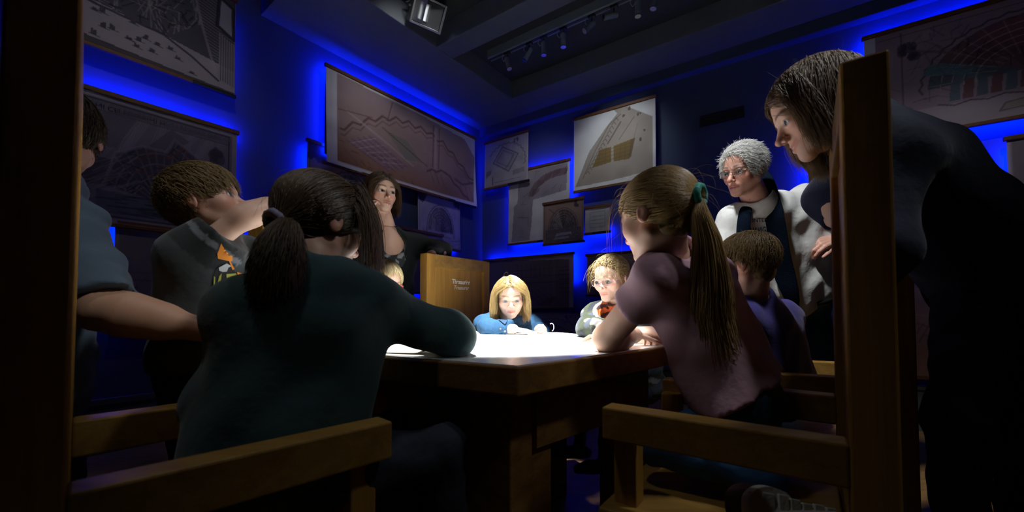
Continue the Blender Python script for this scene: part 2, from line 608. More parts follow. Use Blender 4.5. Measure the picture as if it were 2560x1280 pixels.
def half_moon(cv, cx, cy, rx, ry, cols, streets=60, wall=True):
    """old city plan: a half-moon of wedge quarters inside a bastioned wall"""
    an = np.linspace(math.pi*1.02, -0.06*math.pi, 40)
    for k, (f0, f1) in enumerate(((1.0, 0.72), (0.72, 0.45), (0.45, 0.0))):
        for j, c in enumerate(cols):
            a0 = math.pi*(1-j/len(cols))
            a1 = math.pi*(1-(j+1)/len(cols))
            aa = np.linspace(a0, a1, 8)
            pts = [(cx+rx*f0*math.cos(a), cy+ry*f0*math.sin(a)) for a in aa]+[(cx+rx*f1*math.cos(a), cy+ry*f1*math.sin(a)) for a in aa[::-1]]
            cc = np.array(c)*(0.85+0.3*((j*7+k*3) % 5)/5)
            cv.poly(pts, np.clip(cc, 0, 1), 0.85)
    clip = ((((cv.U-cx)/rx)**2+((cv.V-cy)/ry)**2 < 1) & (cv.V > cy)).astype(float)
    for a in np.linspace(0.05, math.pi-0.05, max(6, streets//6)):
        cv.line([(cx+rx*0.3*math.cos(a), cy+ry*0.3*math.sin(a)), (cx+rx*math.cos(a), cy+ry*math.sin(a))], 0.003, (0.75, 0.7, 0.68), 0.45, clip)
    for f in (0.5, 0.62, 0.74, 0.86):
        cv.line([(cx+rx*f*math.cos(a), cy+ry*f*math.sin(a)) for a in an], 0.004, (0.8, 0.75, 0.72), 0.5)
    cv.streets(clip, streets, (cx-rx, cy, cx+rx, cy+ry), (0.15, 0.13, 0.17), 0.5, wd=0.004, ln=(0.03, 0.12))
    if wall:
        z = [(cx+(rx*(1.06+0.035*(i % 2)))*math.cos(a), cy+ry*(1.06+0.035*(i % 2))*math.sin(a)) for i, a in enumerate(an)]
        cv.line(z, 0.007, (0.28, 0.24, 0.27), 0.8)

def d_l1(cv):
    cv.poly([(0, 0.42), (0.6, 0.34), (1, 0.25), (1, 1), (0, 1)], (0.30, 0.29, 0.32))
    clip = cv.mask([(0, 0.42), (0.62, 0.34), (0.8, 0.6), (0.72, 1), (0, 1)]).astype(float)
    cv.streets(clip, 150, (0, 0.3, 0.8, 1), (0.60, 0.57, 0.58), 0.55, wd=0.005, ang=1.5, spread=0.25, ln=(0.08, 0.3))
    cv.streets(clip, 120, (0, 0.3, 0.8, 1), (0.16, 0.15, 0.18), 0.7, wd=0.006, ln=(0.03, 0.12))
    cv.streets(clip, 40, (0, 0.4, 0.8, 1), (0.62, 0.58, 0.58), 0.5, wd=0.004, ang=0.1, spread=0.2, ln=(0.1, 0.3))
    hat = cv.mask([(0.72, 1), (0.8, 0.6), (0.88, 0.28), (1, 0.25), (1, 0.8), (0.94, 0.75), (0.88, 1)]).astype(float)
    for i in range(34):
        y = 0.2+i*0.03
        cv.line([(0.68, y), (1.0, y-0.12)], 0.004, (0.66, 0.62, 0.62), 0.55, hat)
    grid = cv.mask([(0.9, 0.12), (1, 0.08), (1, 0.52), (0.9, 0.6)]).astype(float)
    cv.mix(grid, (0.58, 0.54, 0.56), 0.8)
    for i in range(8):
        cv.line([(0.9+i*0.014, 0), (0.9+i*0.014, 0.7)], 0.003, (0.25, 0.22, 0.25), 0.7, grid)
    cv.line([(0.74, 1), (0.8, 0.6), (0.9, 0.1)], 0.012, (0.62, 0.58, 0.58), 0.6)
    cv.poly([(0.89, 0.66), (0.99, 0.58), (0.985, 0.9), (0.9, 0.96)], (0.62, 0.60, 0.63))
    cv.line([(0.89, 0.66), (0.99, 0.58), (0.985, 0.9), (0.9, 0.96), (0.89, 0.66)], 0.016, (0.16, 0.15, 0.18), 0.8)
    cv.line([(0, 0.42), (0.3, 0.36), (0.6, 0.34), (0.75, 0.24), (0.9, 0.1)], 0.010, (0.2, 0.19, 0.21), 0.8)
    cl = cv.mask([(0, 0), (0.95, 0), (0.6, 0.32), (0, 0.40)]).astype(float)
    for _ in range(34):
        x, y = RNG.uniform(0, 0.95), RNG.uniform(0.04, 0.36)
        h = RNG.uniform(0.015, 0.05)
        for k in range(3):
            cv.line([(x+k*0.008, y), (x+k*0.008+0.002, y+h*RNG.uniform(0.4, 1))], 0.006, (0.2, 0.19, 0.22), 0.8, cl)
        cv.line([(x-0.01, y), (x+0.035, y-0.006)], 0.004, (0.25, 0.24, 0.27), 0.7, cl)
    cv.poly([(0, 0), (1, 0), (1, 0.03), (0, 0.09)], (0.22, 0.21, 0.23), 0.8)

def d_l2(cv):
    cv.poly([(0.03, 0.05), (0.97, 0.05), (0.97, 0.95), (0.03, 0.95)], (0.44, 0.40, 0.46))
    cv.line([(0.05, 0.86), (0.95, 0.86)], 0.004, (0.3, 0.27, 0.32), 0.9)
    cl = cv.mask([(0.05, 0.09), (0.95, 0.09), (0.95, 0.86), (0.05, 0.86)]).astype(float)
    for i in range(26):
        x = RNG.uniform(0.05, 0.95)
        a = RNG.uniform(0.9, 1.4)
        for k in range(4):
            cv.line([(x+k*0.012, 0.4), (x+k*0.012+0.5*math.cos(a), 0.4+0.6*math.sin(a))], 0.003, (0.58, 0.54, 0.58), 0.4, cl)
    cv.poly([(0.12, 0.55), (0.3, 0.86), (0.45, 0.86), (0.36, 0.6)], (0.36, 0.33, 0.38), 0.7)
    cv.poly([(0.5, 0.66), (0.62, 0.86), (0.72, 0.8), (0.6, 0.62)], (0.34, 0.31, 0.36), 0.7)
    ring = [(0.30, 0.30), (0.36, 0.56), (0.48, 0.66), (0.60, 0.66), (0.64, 0.78), (0.78, 0.66), (0.86, 0.46), (0.84, 0.26), (0.6, 0.22)]
    cv.poly(ring, (0.28, 0.25, 0.31))
    ck = cv.mask(ring).astype(float)
    for q in range(15):
        a = 0.2+q*0.19
        cv.line([(0.58, 0.2), (0.58+0.4*math.cos(a), 0.2+0.75*math.sin(a))], 0.004, (0.50, 0.45, 0.50), 0.6, ck)
    for f in (0.45, 0.6, 0.75, 0.9):
        cv.line([(0.58+0.3*f*math.cos(a), 0.2+0.58*f*math.sin(a)) for a in np.linspace(0, math.pi, 20)], 0.006, (0.50, 0.46, 0.52), 0.55, ck)
    cv.streets(ck, 90, (0.3, 0.2, 0.86, 0.8), (0.42, 0.24, 0.24), 0.5, wd=0.008, ang=0.8, spread=0.7, ln=(0.04, 0.12))
    cv.streets(ck, 80, (0.3, 0.2, 0.86, 0.8), (0.18, 0.16, 0.21), 0.7, wd=0.005, ln=(0.03, 0.14))
    cv.line(ring[:7], 0.012, (0.55, 0.5, 0.55), 0.5)
    cv.poly([(0.05, 0.34), (0.2, 0.5), (0.34, 0.5), (0.3, 0.3), (0.1, 0.25)], (0.25, 0.23, 0.28), 0.7)
    cv.streets(cl, 60, (0.05, 0.09, 0.36, 0.4), (0.55, 0.50, 0.54), 0.4, wd=0.004, ang=0.7, spread=0.15, ln=(0.1, 0.3))
    cv.poly([(0.28, 0.09), (0.95, 0.09), (0.95, 0.22), (0.28, 0.26)], (0.33, 0.34, 0.42), 0.8)
    cv.streets(cl, 70, (0.28, 0.09, 0.95, 0.25), (0.2, 0.2, 0.26), 0.6, wd=0.006, ang=0.0, spread=0.1, ln=(0.05, 0.2))
    for (x, y) in ((0.88, 0.72), (0.16, 0.78)):
        cv.speck(14, (x-0.03, y-0.05, x+0.03, y+0.05), 0.03, (0.24, 0.21, 0.26), 0.6)
    frame(cv, 0.05, (0.25, 0.22, 0.26), 0.005, 0.9)

def d_l3(cv):
    cv.poly([(0.055, 0.05), (0.97, 0.05), (0.99, 0.72), (0.90, 0.92), (0.6, 0.955), (0.055, 0.97)], (0.60, 0.50, 0.47))
    ck = cv.mask([(0.055, 0.05), (0.97, 0.05), (0.99, 0.72), (0.90, 0.92), (0.6, 0.955), (0.055, 0.97)]).astype(float)
    cv.mix(ck*np.clip(1.2-2.6*cv.V-0.5*cv.U, 0, 1), (0.52, 0.35, 0.24), 0.8)
    cv.mix(ck*np.clip(cv.V-0.55, 0, 1), (0.56, 0.55, 0.60), 0.7)
    br = (0.36, 0.25, 0.24)
    zz = [(0.07, 0.40)]
    for i in range(22):
        x = 0.09+i*0.042
        y = 0.42+0.36*math.sin(min(1, i/9)*math.pi/2)-0.02*max(0, i-12)-0.025*max(0, i-15)**1.3
        zz.append((x, y+(0.035 if i % 2 else -0.02)))
    cv.line(zz, 0.012, br, 0.7, ck)
    cv.line([(x, y-0.06) for x, y in zz], 0.008, br, 0.45, ck)
    z2 = [(0.60+i*0.035, 0.42-0.035*abs(i-4)-0.02*i+(0.03 if i % 2 else 0)) for i in range(11)]
    cv.line(z2, 0.014, br, 0.7, ck)
    cv.line([(0.10, 0.62), (0.35, 0.42), (0.50, 0.28)], 0.012, (0.68, 0.60, 0.58), 0.8, ck)
    cv.poly([(0.32, 0.58), (0.46, 0.56), (0.56, 0.36), (0.45, 0.33)], (0.48, 0.47, 0.42), 0.8)
    cv.poly([(0.10, 0.30), (0.25, 0.46), (0.48, 0.24), (0.32, 0.12)], (0.55, 0.44, 0.50), 0.7)
    for k in range(5):
        cv.line([(0.12+k*0.045, 0.28-k*0.02), (0.26+k*0.045, 0.44-k*0.045)], 0.006, (0.70, 0.62, 0.64), 0.7, ck)
        cv.line([(0.10+k*0.03, 0.30+k*0.035), (0.34+k*0.03, 0.12+k*0.03)], 0.005, (0.36, 0.26, 0.28), 0.6, ck)
    cv.line([(0.30, 0.60), (0.60, 0.34)], 0.006, br, 0.8, ck)
    cv.line([(0.665, 0.88), (0.66, 0.36)], 0.018, (0.66, 0.58, 0.58), 0.8, ck)
    cv.line([(0.645, 0.90), (0.64, 0.36)], 0.006, br, 0.8, ck)
    cv.line([(0.69, 0.90), (0.685, 0.36)], 0.006, br, 0.8, ck)
    cv.line([(0.36, 0.94), (0.33, 0.70)], 0.006, br, 0.7, ck)
    cv.line([(0.06, 0.60), (0.24, 0.66)], 0.006, br, 0.6, ck)
    for a in (0.62, 0.66, 0.70, 0.86, 0.90, 0.94):
        cv.line([(a, 0.30 if a < 0.8 else 0.25), (a+0.03, 0.16 if a < 0.8 else 0.06)], 0.005, br, 0.6, ck)
    cv.line([(0.82, 0.30), (0.88, 0.26), (0.97, 0.33)], 0.016, br, 0.6, ck)
    cv.streets(ck, 40, (0.06, 0.05, 0.5, 0.3), (0.34, 0.22, 0.16), 0.5, wd=0.004, ang=-0.5, spread=0.3, ln=(0.04, 0.14))
    cv.streets(ck, 30, (0.5, 0.1, 0.97, 0.6), (0.5, 0.38, 0.36), 0.4, wd=0.003, ang=0.1, spread=0.2, ln=(0.06, 0.2))
    cv.line([(0.055, 0.05), (0.97, 0.05), (0.99, 0.72), (0.90, 0.92)], 0.005, (0.4, 0.3, 0.28), 0.5)

def d_dark_city(cv):
    frame(cv, 0.03, DK, 0.005, 0.5)
    half_moon(cv, 0.52, 0.30, 0.30, 0.45, [(0.50, 0.48, 0.52), (0.42, 0.4, 0.44), (0.3, 0.28, 0.32), (0.26, 0.24, 0.28)])
    cv.speck(16, (0.03, 0.84, 0.16, 0.96), 0.05, (0.22, 0.2, 0.23), 0.7)
    cv.speck(16, (0.86, 0.84, 0.97, 0.96), 0.04, (0.26, 0.24, 0.27), 0.7)
    cl = (cv.V < 0.28).astype(float)
    cv.streets(cl, 40, (0, 0, 1, 0.28), (0.3, 0.28, 0.34), 0.5, wd=0.006, ang=0.2, spread=0.5, ln=(0.05, 0.2))

def d_plan(cv):
    cv.poly([(0.03, 0.03), (0.97, 0.03), (0.97, 0.97), (0.03, 0.97)], (0.62, 0.60, 0.62))
    k = (0.28, 0.27, 0.32)
    fort = [(0.20, 0.52), (0.42, 0.82), (0.78, 0.60), (0.56, 0.28), (0.20, 0.52)]
    cv.poly(fort[:-1], (0.55, 0.53, 0.57), 0.8)
    cv.line(fort, 0.010, k, 0.7)
    cv.line([(0.28, 0.54), (0.44, 0.74), (0.68, 0.60), (0.54, 0.38), (0.28, 0.54)], 0.006, k, 0.6)
    cv.line([(0.48, 0.34), (0.68, 0.62)], 0.006, k, 0.5)
    an = np.linspace(-0.3, 2.6, 26)
    cv.line([(0.5+(0.42+0.03*(i % 2))*math.cos(a), 0.48+(0.38+0.03*(i % 2))*math.sin(a)) for i, a in enumerate(an)], 0.010, k, 0.5)
    for i in range(9):
        cv.line([(0.62+0.03*i, 0.45), (0.66+0.03*i, 0.85)], 0.004, k, 0.35)
    for i in range(4):
        cv.line([(0.05+0.03*i, 0.24+0.02*i), (0.06+0.03*i, 0.36)], 0.012, k, 0.6)
    cv.line([(0.19, 0.06), (0.19, 0.22)], 0.012, k, 0.8)
    cv.line([(0.24, 0.10), (0.84, 0.10)], 0.004, k, 0.6)
    cv.poly([(0.66, 0.18), (0.92, 0.20), (0.92, 0.30), (0.66, 0.28)], (0.45, 0.43, 0.46), 0.6)
    cv.speck(5, (0.66, 0.86, 0.78, 0.94), 0.02, k, 0.7)
    frame(cv, 0.04, (0.4, 0.38, 0.42), 0.004, 0.5)

def d_lshape(cv):
    pts = [(0.06, 0.03), (0.10, 0.52), (0.16, 0.56), (0.18, 0.97), (0.97, 0.97), (0.95, 0.62), (0.42, 0.57), (0.40, 0.28), (0.36, 0.03)]
    cv.poly(pts, (0.58, 0.55, 0.58))
    ck = cv.mask(pts).astype(float)
    br = (0.36, 0.26, 0.28)
    arc = [(0.40, 0.66), (0.48, 0.76), (0.60, 0.83), (0.74, 0.86), (0.92, 0.87)]
    cv.line(arc, 0.045, (0.42, 0.33, 0.36), 0.7, ck)
    for x, y in arc:
        for k in range(6):
            cv.line([(x+0.02*k, y-0.05+0.01*k), (x+0.03+0.02*k, y+0.05)], 0.005, br, 0.7, ck)
    cv.streets(ck, 40, (0.1, 0.05, 0.9, 0.9), br, 0.4, wd=0.004, ln=(0.03, 0.1))
    cv.line([(0.16, 0.36), (0.34, 0.34), (0.34, 0.22)], 0.006, br, 0.5, ck)

def d_halfmoon_tan(cv):
    half_moon(cv, 0.50, 0.34, 0.34, 0.46, [(0.42, 0.40, 0.42), (0.50, 0.46, 0.46), (0.30, 0.26, 0.28), (0.34, 0.30, 0.32), (0.28, 0.25, 0.28)])
    cv.poly([(0.06, 0.04), (0.94, 0.04), (0.94, 0.34), (0.06, 0.34)], (0.30, 0.29, 0.34), 0.7)
    cv.poly([(0.3, 0.18), (0.72, 0.2), (0.7, 0.26), (0.34, 0.25)], (0.62, 0.62, 0.68), 0.9)
    cv.poly([(0.28, 0.10), (0.66, 0.11), (0.64, 0.16), (0.3, 0.16)], (0.60, 0.60, 0.66), 0.8)
    cv.streets((cv.V < 0.34).astype(float), 40, (0.05, 0.04, 0.95, 0.3), (0.6, 0.58, 0.6), 0.4, wd=0.006, ang=0.2, spread=0.6, ln=(0.03, 0.1))
    cv.line([(0.14, 0.86), (0.3, 0.72)], 0.010, (0.3, 0.26, 0.26), 0.7)
    cv.speck(8, (0.78, 0.84, 0.88, 0.94), 0.03, (0.24, 0.2, 0.22), 0.8)
    frame(cv, 0.03, (0.32, 0.25, 0.24), 0.008, 0.6)

def d_small(cv):
    k = (0.40, 0.40, 0.44)
    cv.line([(0.2, 0.22), (0.2, 0.8), (0.8, 0.8), (0.8, 0.22), (0.2, 0.22)], 0.014, k, 0.4)
    for y in (0.36, 0.5, 0.64):
        cv.line([(0.26, y), (0.78, y)], 0.014, k, 0.5)

def d_wedge(cv):
    wedge = [(0.02, 0.06), (0.20, 0.50), (0.42, 0.78), (0.56, 0.92), (0.52, 0.98), (0.66, 0.99), (0.97, 0.76), (0.97, 0.10), (0.50, 0.07)]
    cv.poly(wedge, (0.62, 0.57, 0.52))
    ck = cv.mask(wedge).astype(float)
    k = (0.36, 0.33, 0.30)
    cv.line([(0.12, 0.16), (0.28, 0.50), (0.46, 0.80), (0.60, 0.90)], 0.006, k, 0.6, ck)
    for t in np.linspace(0, 1, 14):
        x, y = 0.16+0.36*t, 0.22+0.62*t
        cv.line([(x, y), (x+0.03, y+0.03), (x+0.05, y-0.01)], 0.006, k, 0.6, ck)
    cv.line([(0.44, 0.56), (0.60, 0.80)], 0.010, k, 0.7, ck)
    cv.line([(0.58, 0.58), (0.76, 0.82)], 0.006, k, 0.5, ck)
    cv.line([(0.74, 0.50), (0.80, 0.72)], 0.004, k, 0.4, ck)
    cv.poly([(0.24, 0.28), (0.34, 0.50), (0.48, 0.51), (0.48, 0.31)], (0.48, 0.39, 0.22))
    cv.poly([(0.51, 0.31), (0.51, 0.51), (0.76, 0.55), (0.70, 0.30)], (0.48, 0.39, 0.22))
    cv.poly([(0.72, 0.32), (0.77, 0.55), (0.72, 0.54), (0.69, 0.31)], (0.42, 0.32, 0.24), 0.8)
    for y in (0.34, 0.39, 0.44, 0.48):
        cv.line([(0.27, y-0.01), (0.72, y+0.02)], 0.004, (0.40, 0.32, 0.18), 0.6, cv.mask([(0.24, 0.28), (0.34, 0.50), (0.76, 0.55), (0.70, 0.30)]).astype(float))
    for x in (0.32, 0.40, 0.58, 0.64):
        cv.line([(x, 0.30), (x+0.02, 0.52)], 0.004, (0.40, 0.32, 0.18), 0.5)
    for x, y in ((0.62, 0.86), (0.68, 0.93), (0.86, 0.60), (0.82, 0.50), (0.80, 0.82)):
        cv.speck(3, (x, y, x+0.03, y+0.03), 0.014, k, 0.8)

def d_blocks(cv):
    cv.poly([(0.02, 0.02), (0.96, 0.02), (0.96, 0.90), (0.02, 0.98)], (0.44, 0.38, 0.40))
    k = (0.26, 0.22, 0.25)
    for i in range(9):
        cv.line([(0.40+0.05*i, 0.62), (0.40+0.05*i, 0.86)], 0.006, k, 0.5)
    for y in (0.48, 0.60, 0.74):
        cv.line([(0.3, y), (0.95, y+0.02)], 0.006, k, 0.6)
    cv.line([(0.80, 0.05), (0.80, 0.88)], 0.016, (0.52, 0.46, 0.48), 0.6)
    for i in range(6):
        cv.line([(0.86, 0.30+0.08*i), (0.96, 0.30+0.08*i)], 0.006, k, 0.6)
        cv.line([(0.3+0.05*i, 0.55), (0.5+0.08*i, 0.06)], 0.005, k, 0.5)
    cv.poly([(0.62, 0.06), (0.72, 0.20), (0.84, 0.22), (0.76, 0.06)], (0.42, 0.26, 0.26), 0.6)

def d_city_colour(cv):
    cv.poly([(0, 0), (0.05, 0), (0.05, 1), (0, 1)], (0.80, 0.80, 0.82))
    cv.line([(0.16, 0.05), (0.16, 0.95)], 0.005, (0.3, 0.25, 0.3), 0.6)
    cv.line([(0.06, 0.93), (1, 0.93)], 0.004, (0.3, 0.25, 0.3), 0.6)
    half_moon(cv, 0.62, 0.38, 0.36, 0.46, [(0.30, 0.36, 0.42), (0.38, 0.26, 0.30), (0.40, 0.25, 0.29), (0.28, 0.29, 0.36), (0.24, 0.24, 0.30), (0.22, 0.22, 0.28)], streets=90)
    cv.poly([(0.24, 0.52), (0.42, 0.44), (0.44, 0.50), (0.27, 0.60)], (0.34, 0.46, 0.50))
    for i in range(6):
        cv.poly([(0.34+0.05*i, 0.24), (0.38+0.05*i, 0.24), (0.385+0.05*i, 0.40), (0.35+0.05*i, 0.40)], [(0.32, 0.38, 0.43), (0.42, 0.28, 0.30)][i % 2], 0.9)
    cv.poly([(0.16, 0.0), (1, 0.0), (1, 0.20), (0.3, 0.22), (0.16, 0.22)], (0.62, 0.56, 0.60))
    cv.line([(0.3, 0.23)]+[(0.36+0.06*i, 0.20+(0.02 if i % 2 else 0)) for i in range(11)], 0.006, (0.3, 0.25, 0.3), 0.8)
    cv.poly([(0.52, 0.08), (0.66, 0.09), (0.64, 0.16), (0.54, 0.14)], (0.56, 0.52, 0.50))
    cv.line([(0.52, 0.08), (0.66, 0.09), (0.64, 0.16), (0.54, 0.14), (0.52, 0.08)], 0.005, (0.35, 0.3, 0.32), 0.7)
    for i in range(7):
        cv.line([(0.66+0.03*i, 0.05), (0.672+0.03*i, 0.05)], 0.008, (0.35, 0.3, 0.32), 0.8)
    cv.speck(16, (0.16, 0.70, 0.22, 0.82), 0.03, (0.24, 0.2, 0.26), 0.6)
    cv.speck(22, (0.86, 0.80, 0.98, 0.98), 0.05, (0.22, 0.2, 0.24), 0.6)
    cv.line([(0.18, 0.78), (0.36, 0.66)], 0.010, (0.4, 0.34, 0.38), 0.6)
    cv.streets((cv.V > 0.2).astype(float), 40, (0.16, 0.25, 0.4, 0.9), (0.36, 0.28, 0.3), 0.4, wd=0.005, ln=(0.04, 0.15))

def d_fan(cv):
    cv.mix(np.clip(1-cv.V*1.2, 0, 1), (0.62, 0.46, 0.32), 0.8)
    k = (0.34, 0.28, 0.34)
    for i in range(12):
        a = 0.25+i*0.09
        cv.line([(0.30+0.28*math.cos(a), 0.52+0.30*math.sin(a)), (0.30+0.44*math.cos(a), 0.52+0.46*math.sin(a))], 0.008, k, 0.6)
    cv.line([(0.1, 0.55), (0.9, 0.50)], 0.004, (0.66, 0.56, 0.5), 0.6)
    for i in range(5):
        cv.line([(0.4+0.06*i, 0.30), (0.5+0.05*i, 0.46)], 0.005, k, 0.5)
    cv.line([(0.45, 0.46), (0.9, 0.30)], 0.006, k, 0.5)
    cv.line([(0.5, 0.36), (0.95, 0.26)], 0.006, k, 0.5)

def d_faint(cv):
    cv.poly([(0.03, 0.03), (0.97, 0.03), (0.97, 0.97), (0.03, 0.97)], (0.48, 0.43, 0.46))
    k = (0.36, 0.31, 0.34)
    cv.line([(0.03, 0.50), (0.97, 0.48)], 0.005, k, 0.7)
    cv.line([(0.03, 0.56), (0.97, 0.58)], 0.004, k, 0.5)
    for i in range(5):
        cv.line([(0.2+0.15*i, 0.05), (0.2+0.15*i, 0.45)], 0.004, k, 0.5)
    cv.streets(np.ones_like(cv.U), 24, (0.05, 0.05, 0.9, 0.5), k, 0.4, wd=0.004, ang=0.1, spread=0.8, ln=(0.05, 0.2))

PW = (0.80, 0.79, 0.78)
PT = (0.58, 0.50, 0.48)
G1 = None
wall_map('wall_map', 'dark engraved city map with white fields and trees, topmost on left wall', 'L', 40, 590, (590, 4), (590, 244), d_l1, (0.60, 0.56, 0.58), res=210, led=[('R', 0.08, 0.1, 0.9)], darkbot=0.24, off=0.10)
wall_map('wall_map', 'large dark city map with title band, behind the pointing boy', 'L', 60, 593, (597, 334), (430, 580), d_l2, (0.56, 0.52, 0.56), res=210, led=[('T', 1.5, 0.02, 0.98), ('R', 0.08, 0.2, 0.9), ('B', 0.7, 0.02, 0.98)])
wall_map('wall_map', 'wide brown map with zigzag ramparts, above the woman in black', 'L', 815, 1188, (815, 162), (1187, 518), d_l3, PW, res=200, led=[('T', 1.2, 0.02, 0.98), ('L', 0.30, 0.1, 0.95)], off=0.12, curl=0.05, darkbot=0.24)
wall_map('wall_map', 'small map partly hidden behind the wide brown rampart map', 'L', 769, 960, (769, 350), (769, 585), d_dark_city, PT, res=80, led=[('L', 0.55, 0.5, 0.95)], off=0.07)
wall_map('wall_map', 'small grey city map hanging below the wide brown map, near the corner', 'L', 1044, 1150, (1150, 500), (1150, 628), d_dark_city, (0.62, 0.60, 0.64), res=90, led=[('B', 0.6, 0.05, 0.95)], off=0.06)
wall_map('wall_map', 'map with red-brown bar behind the elbow of the woman in black', 'L', 960, 1106, (1106, 590), (1106, 735), d_faint, PT, res=60, off=0.10, led=[('B', 0.3, 0.1, 0.9)])
wall_map('wall_map', 'faint purple map low on the left wall, beside the reaching arm', 'L', 288, 548, (288, 556), (288, 838), d_faint, PT, res=100, led=[('L', 0.8, 0.3, 0.98)], off=0.06)
wall_map('wall_map', 'blue-lit map under the outstretched arm of the pointing boy', 'L', 578, 740, (600, 590), (600, 800), d_faint, PT, res=60, led=[('T', 1.0, 0.02, 0.98)], off=0.06)

wall_map('wall_map', 'small fortress plan next to the room corner, highest beside it', 'R', 1213, 1321, (1213, 359), (1213, 474), d_plan, (0.66, 0.64, 0.66), res=110, led=[('L', 0.25, 0.1, 0.9)], darkbot=0.45, off=0.11)
wall_map('wall_map', 'white map with an L-shaped brown plan under the fortress plan', 'R', 1272, 1424, (1424, 399), (1272, 612), d_lshape, PW, res=120, led=[('T', 0.8, 0.05, 0.98), ('R', 0.45, 0.4, 0.95), ('L', 0.4, 0.1, 0.9), ('B', 0.5, 0.05, 0.6)], darkbot=0.5, off=0.07)
wall_map('wall_map', 'tan map of a half-moon city, overlapping the L-shaped plan', 'R', 1359, 1459, (1359, 511), (1359, 613), d_halfmoon_tan, (0.56, 0.46, 0.42), res=110, led=[('B', 0.8, 0.05, 0.95)], darkbot=0.5, off=0.11)
wall_map('wall_map', 'smallest pale map, right of the half-moon city', 'R', 1463, 1525, (1463, 521), (1463, 586), d_small, (0.70, 0.69, 0.69), res=60, led=[('B', 0.8, 0.05, 0.95)], darkbot=0.7)
wall_map('wall_map', 'white map with a tan wedge and two ochre blocks, above the girl in pink', 'R', 1435, 1639, (1435, 300), (1435, 481), d_wedge, (0.84, 0.83, 0.81), res=170, led=[('L', 0.3, 0.1, 0.6)], off=0.09)
wall_map('wall_map', 'wide dim street map on the far wall behind the girl in denim', 'R', 1213, 1434, (1213, 652), (1434, 771), d_blocks, (0.66, 0.62, 0.66), res=130, led=[('T', 1.1, 0.02, 0.98), ('R', 0.8, 0.5, 0.98)])
wall_map('wall_map', 'dim map behind the head of the girl with clear glasses', 'R', 1467, 1640, (1467, 639), (1467, 739), d_faint, PT, res=70, led=[('T', 0.8, 0.05, 0.95)])
wall_map('wall_map', 'dark map with a wavy border, lowest on the far wall above the table', 'R', 1300, 1470, (1330, 781), (1330, 900), d_plan, (0.42, 0.38, 0.38), res=80, bars=(False, True))
wall_map('wall_map', 'large coloured city map at top right, behind the bending woman', 'R', 2159, 2900, (2159, 98), (2490, 303), d_city_colour, (0.56, 0.48, 0.54), res=230, led=[('T', 1.0, 0.02, 0.98), ('L', 0.6, 0.3, 0.95), ('B', 0.6, 0.02, 0.98)], off=0.09)
wall_map('wall_map', 'purple fan-shaped map low on the right, beside the bending woman', 'R', 2150, 2480, (2247, 652), (2250, 940), d_fan, (0.52, 0.42, 0.54), res=120, led=[('T', 1.0, 0.05, 0.98)])
wall_map('wall_map', 'narrow dim map between the grey-haired man and the bending woman', 'R', 2018, 2140, (2018, 330), (2018, 612), d_faint, PT, res=80, led=[('L', 0.7, 0.1, 0.95), ('B', 0.7, 0.05, 0.95)])
wall_map('wall_map', 'pale map at the right edge under the coloured city map', 'R', 2515, 2900, (2530, 345), (2530, 640), d_faint, (0.66, 0.62, 0.66), res=60, led=[('L', 0.7, 0.1, 0.95)])
# title band of the big dark map
mm = MAPS['large dark city map with title band, behind the pointing boy']
tl = text_mesh('title_lettering', 'AMSTELODAMI CELEBERRIMI HOLLANDIAE EMPORII', 0.040, mm['O']+mm['ux']*mm['w']*0.50+mm['un']*(mm['off']+0.012)+UZ*(mm['zb']+mm['h']*0.885), mm['ux'], UZ, M['ink'], mm['t'], sx=1.0)
tl['kind'] = 'stuff'

# ------------------------------------------------------------------ air grille on the right wall
s0, z0 = on_wall('R', 1748, 293, 0.0)
s1, _ = on_wall('R', 1862, 268, 0.0)
_, z1 = on_wall('R', 1750, 320, 0.0)
t = thing('air_grille', 'black slotted air grille on the dark right wall', 'grille', v3(CORNER+DR*(s0+s1)/2, z1))
mb = MB()
o = v3(CORNER)
mb.box(o, v3(DR), v3(NR), UZ, s0, s1, 0.0, 0.012, z1, z1+0.012)
mb.box(o, v3(DR), v3(NR), UZ, s0, s1, 0.0, 0.012, z0-0.012, z0)
mb.box(o, v3(DR), v3(NR), UZ, s0, s0+0.012, 0.0, 0.012, z1+0.012, z0-0.012)
mb.box(o, v3(DR), v3(NR), UZ, s1-0.012, s1, 0.0, 0.012, z1+0.012, z0-0.012)
mb.build('frame', M['black'], t)
mb = MB()
mb.box(o, v3(DR), v3(NR), UZ, s0+0.012, s1-0.012, 0.0, 0.002, z1+0.012, z0-0.012)
mb.build('backing', M['black'], t)
for i in range(5):
    mb = MB()
    zz = z1+0.02+(z0-z1-0.04)*i/4
    mb.box(o, v3(DR), v3(NR), UZ, s0+0.012, s1-0.012, 0.002, 0.010, zz-0.004, zz+0.004)
    mb.build('slat', M['black'], t)

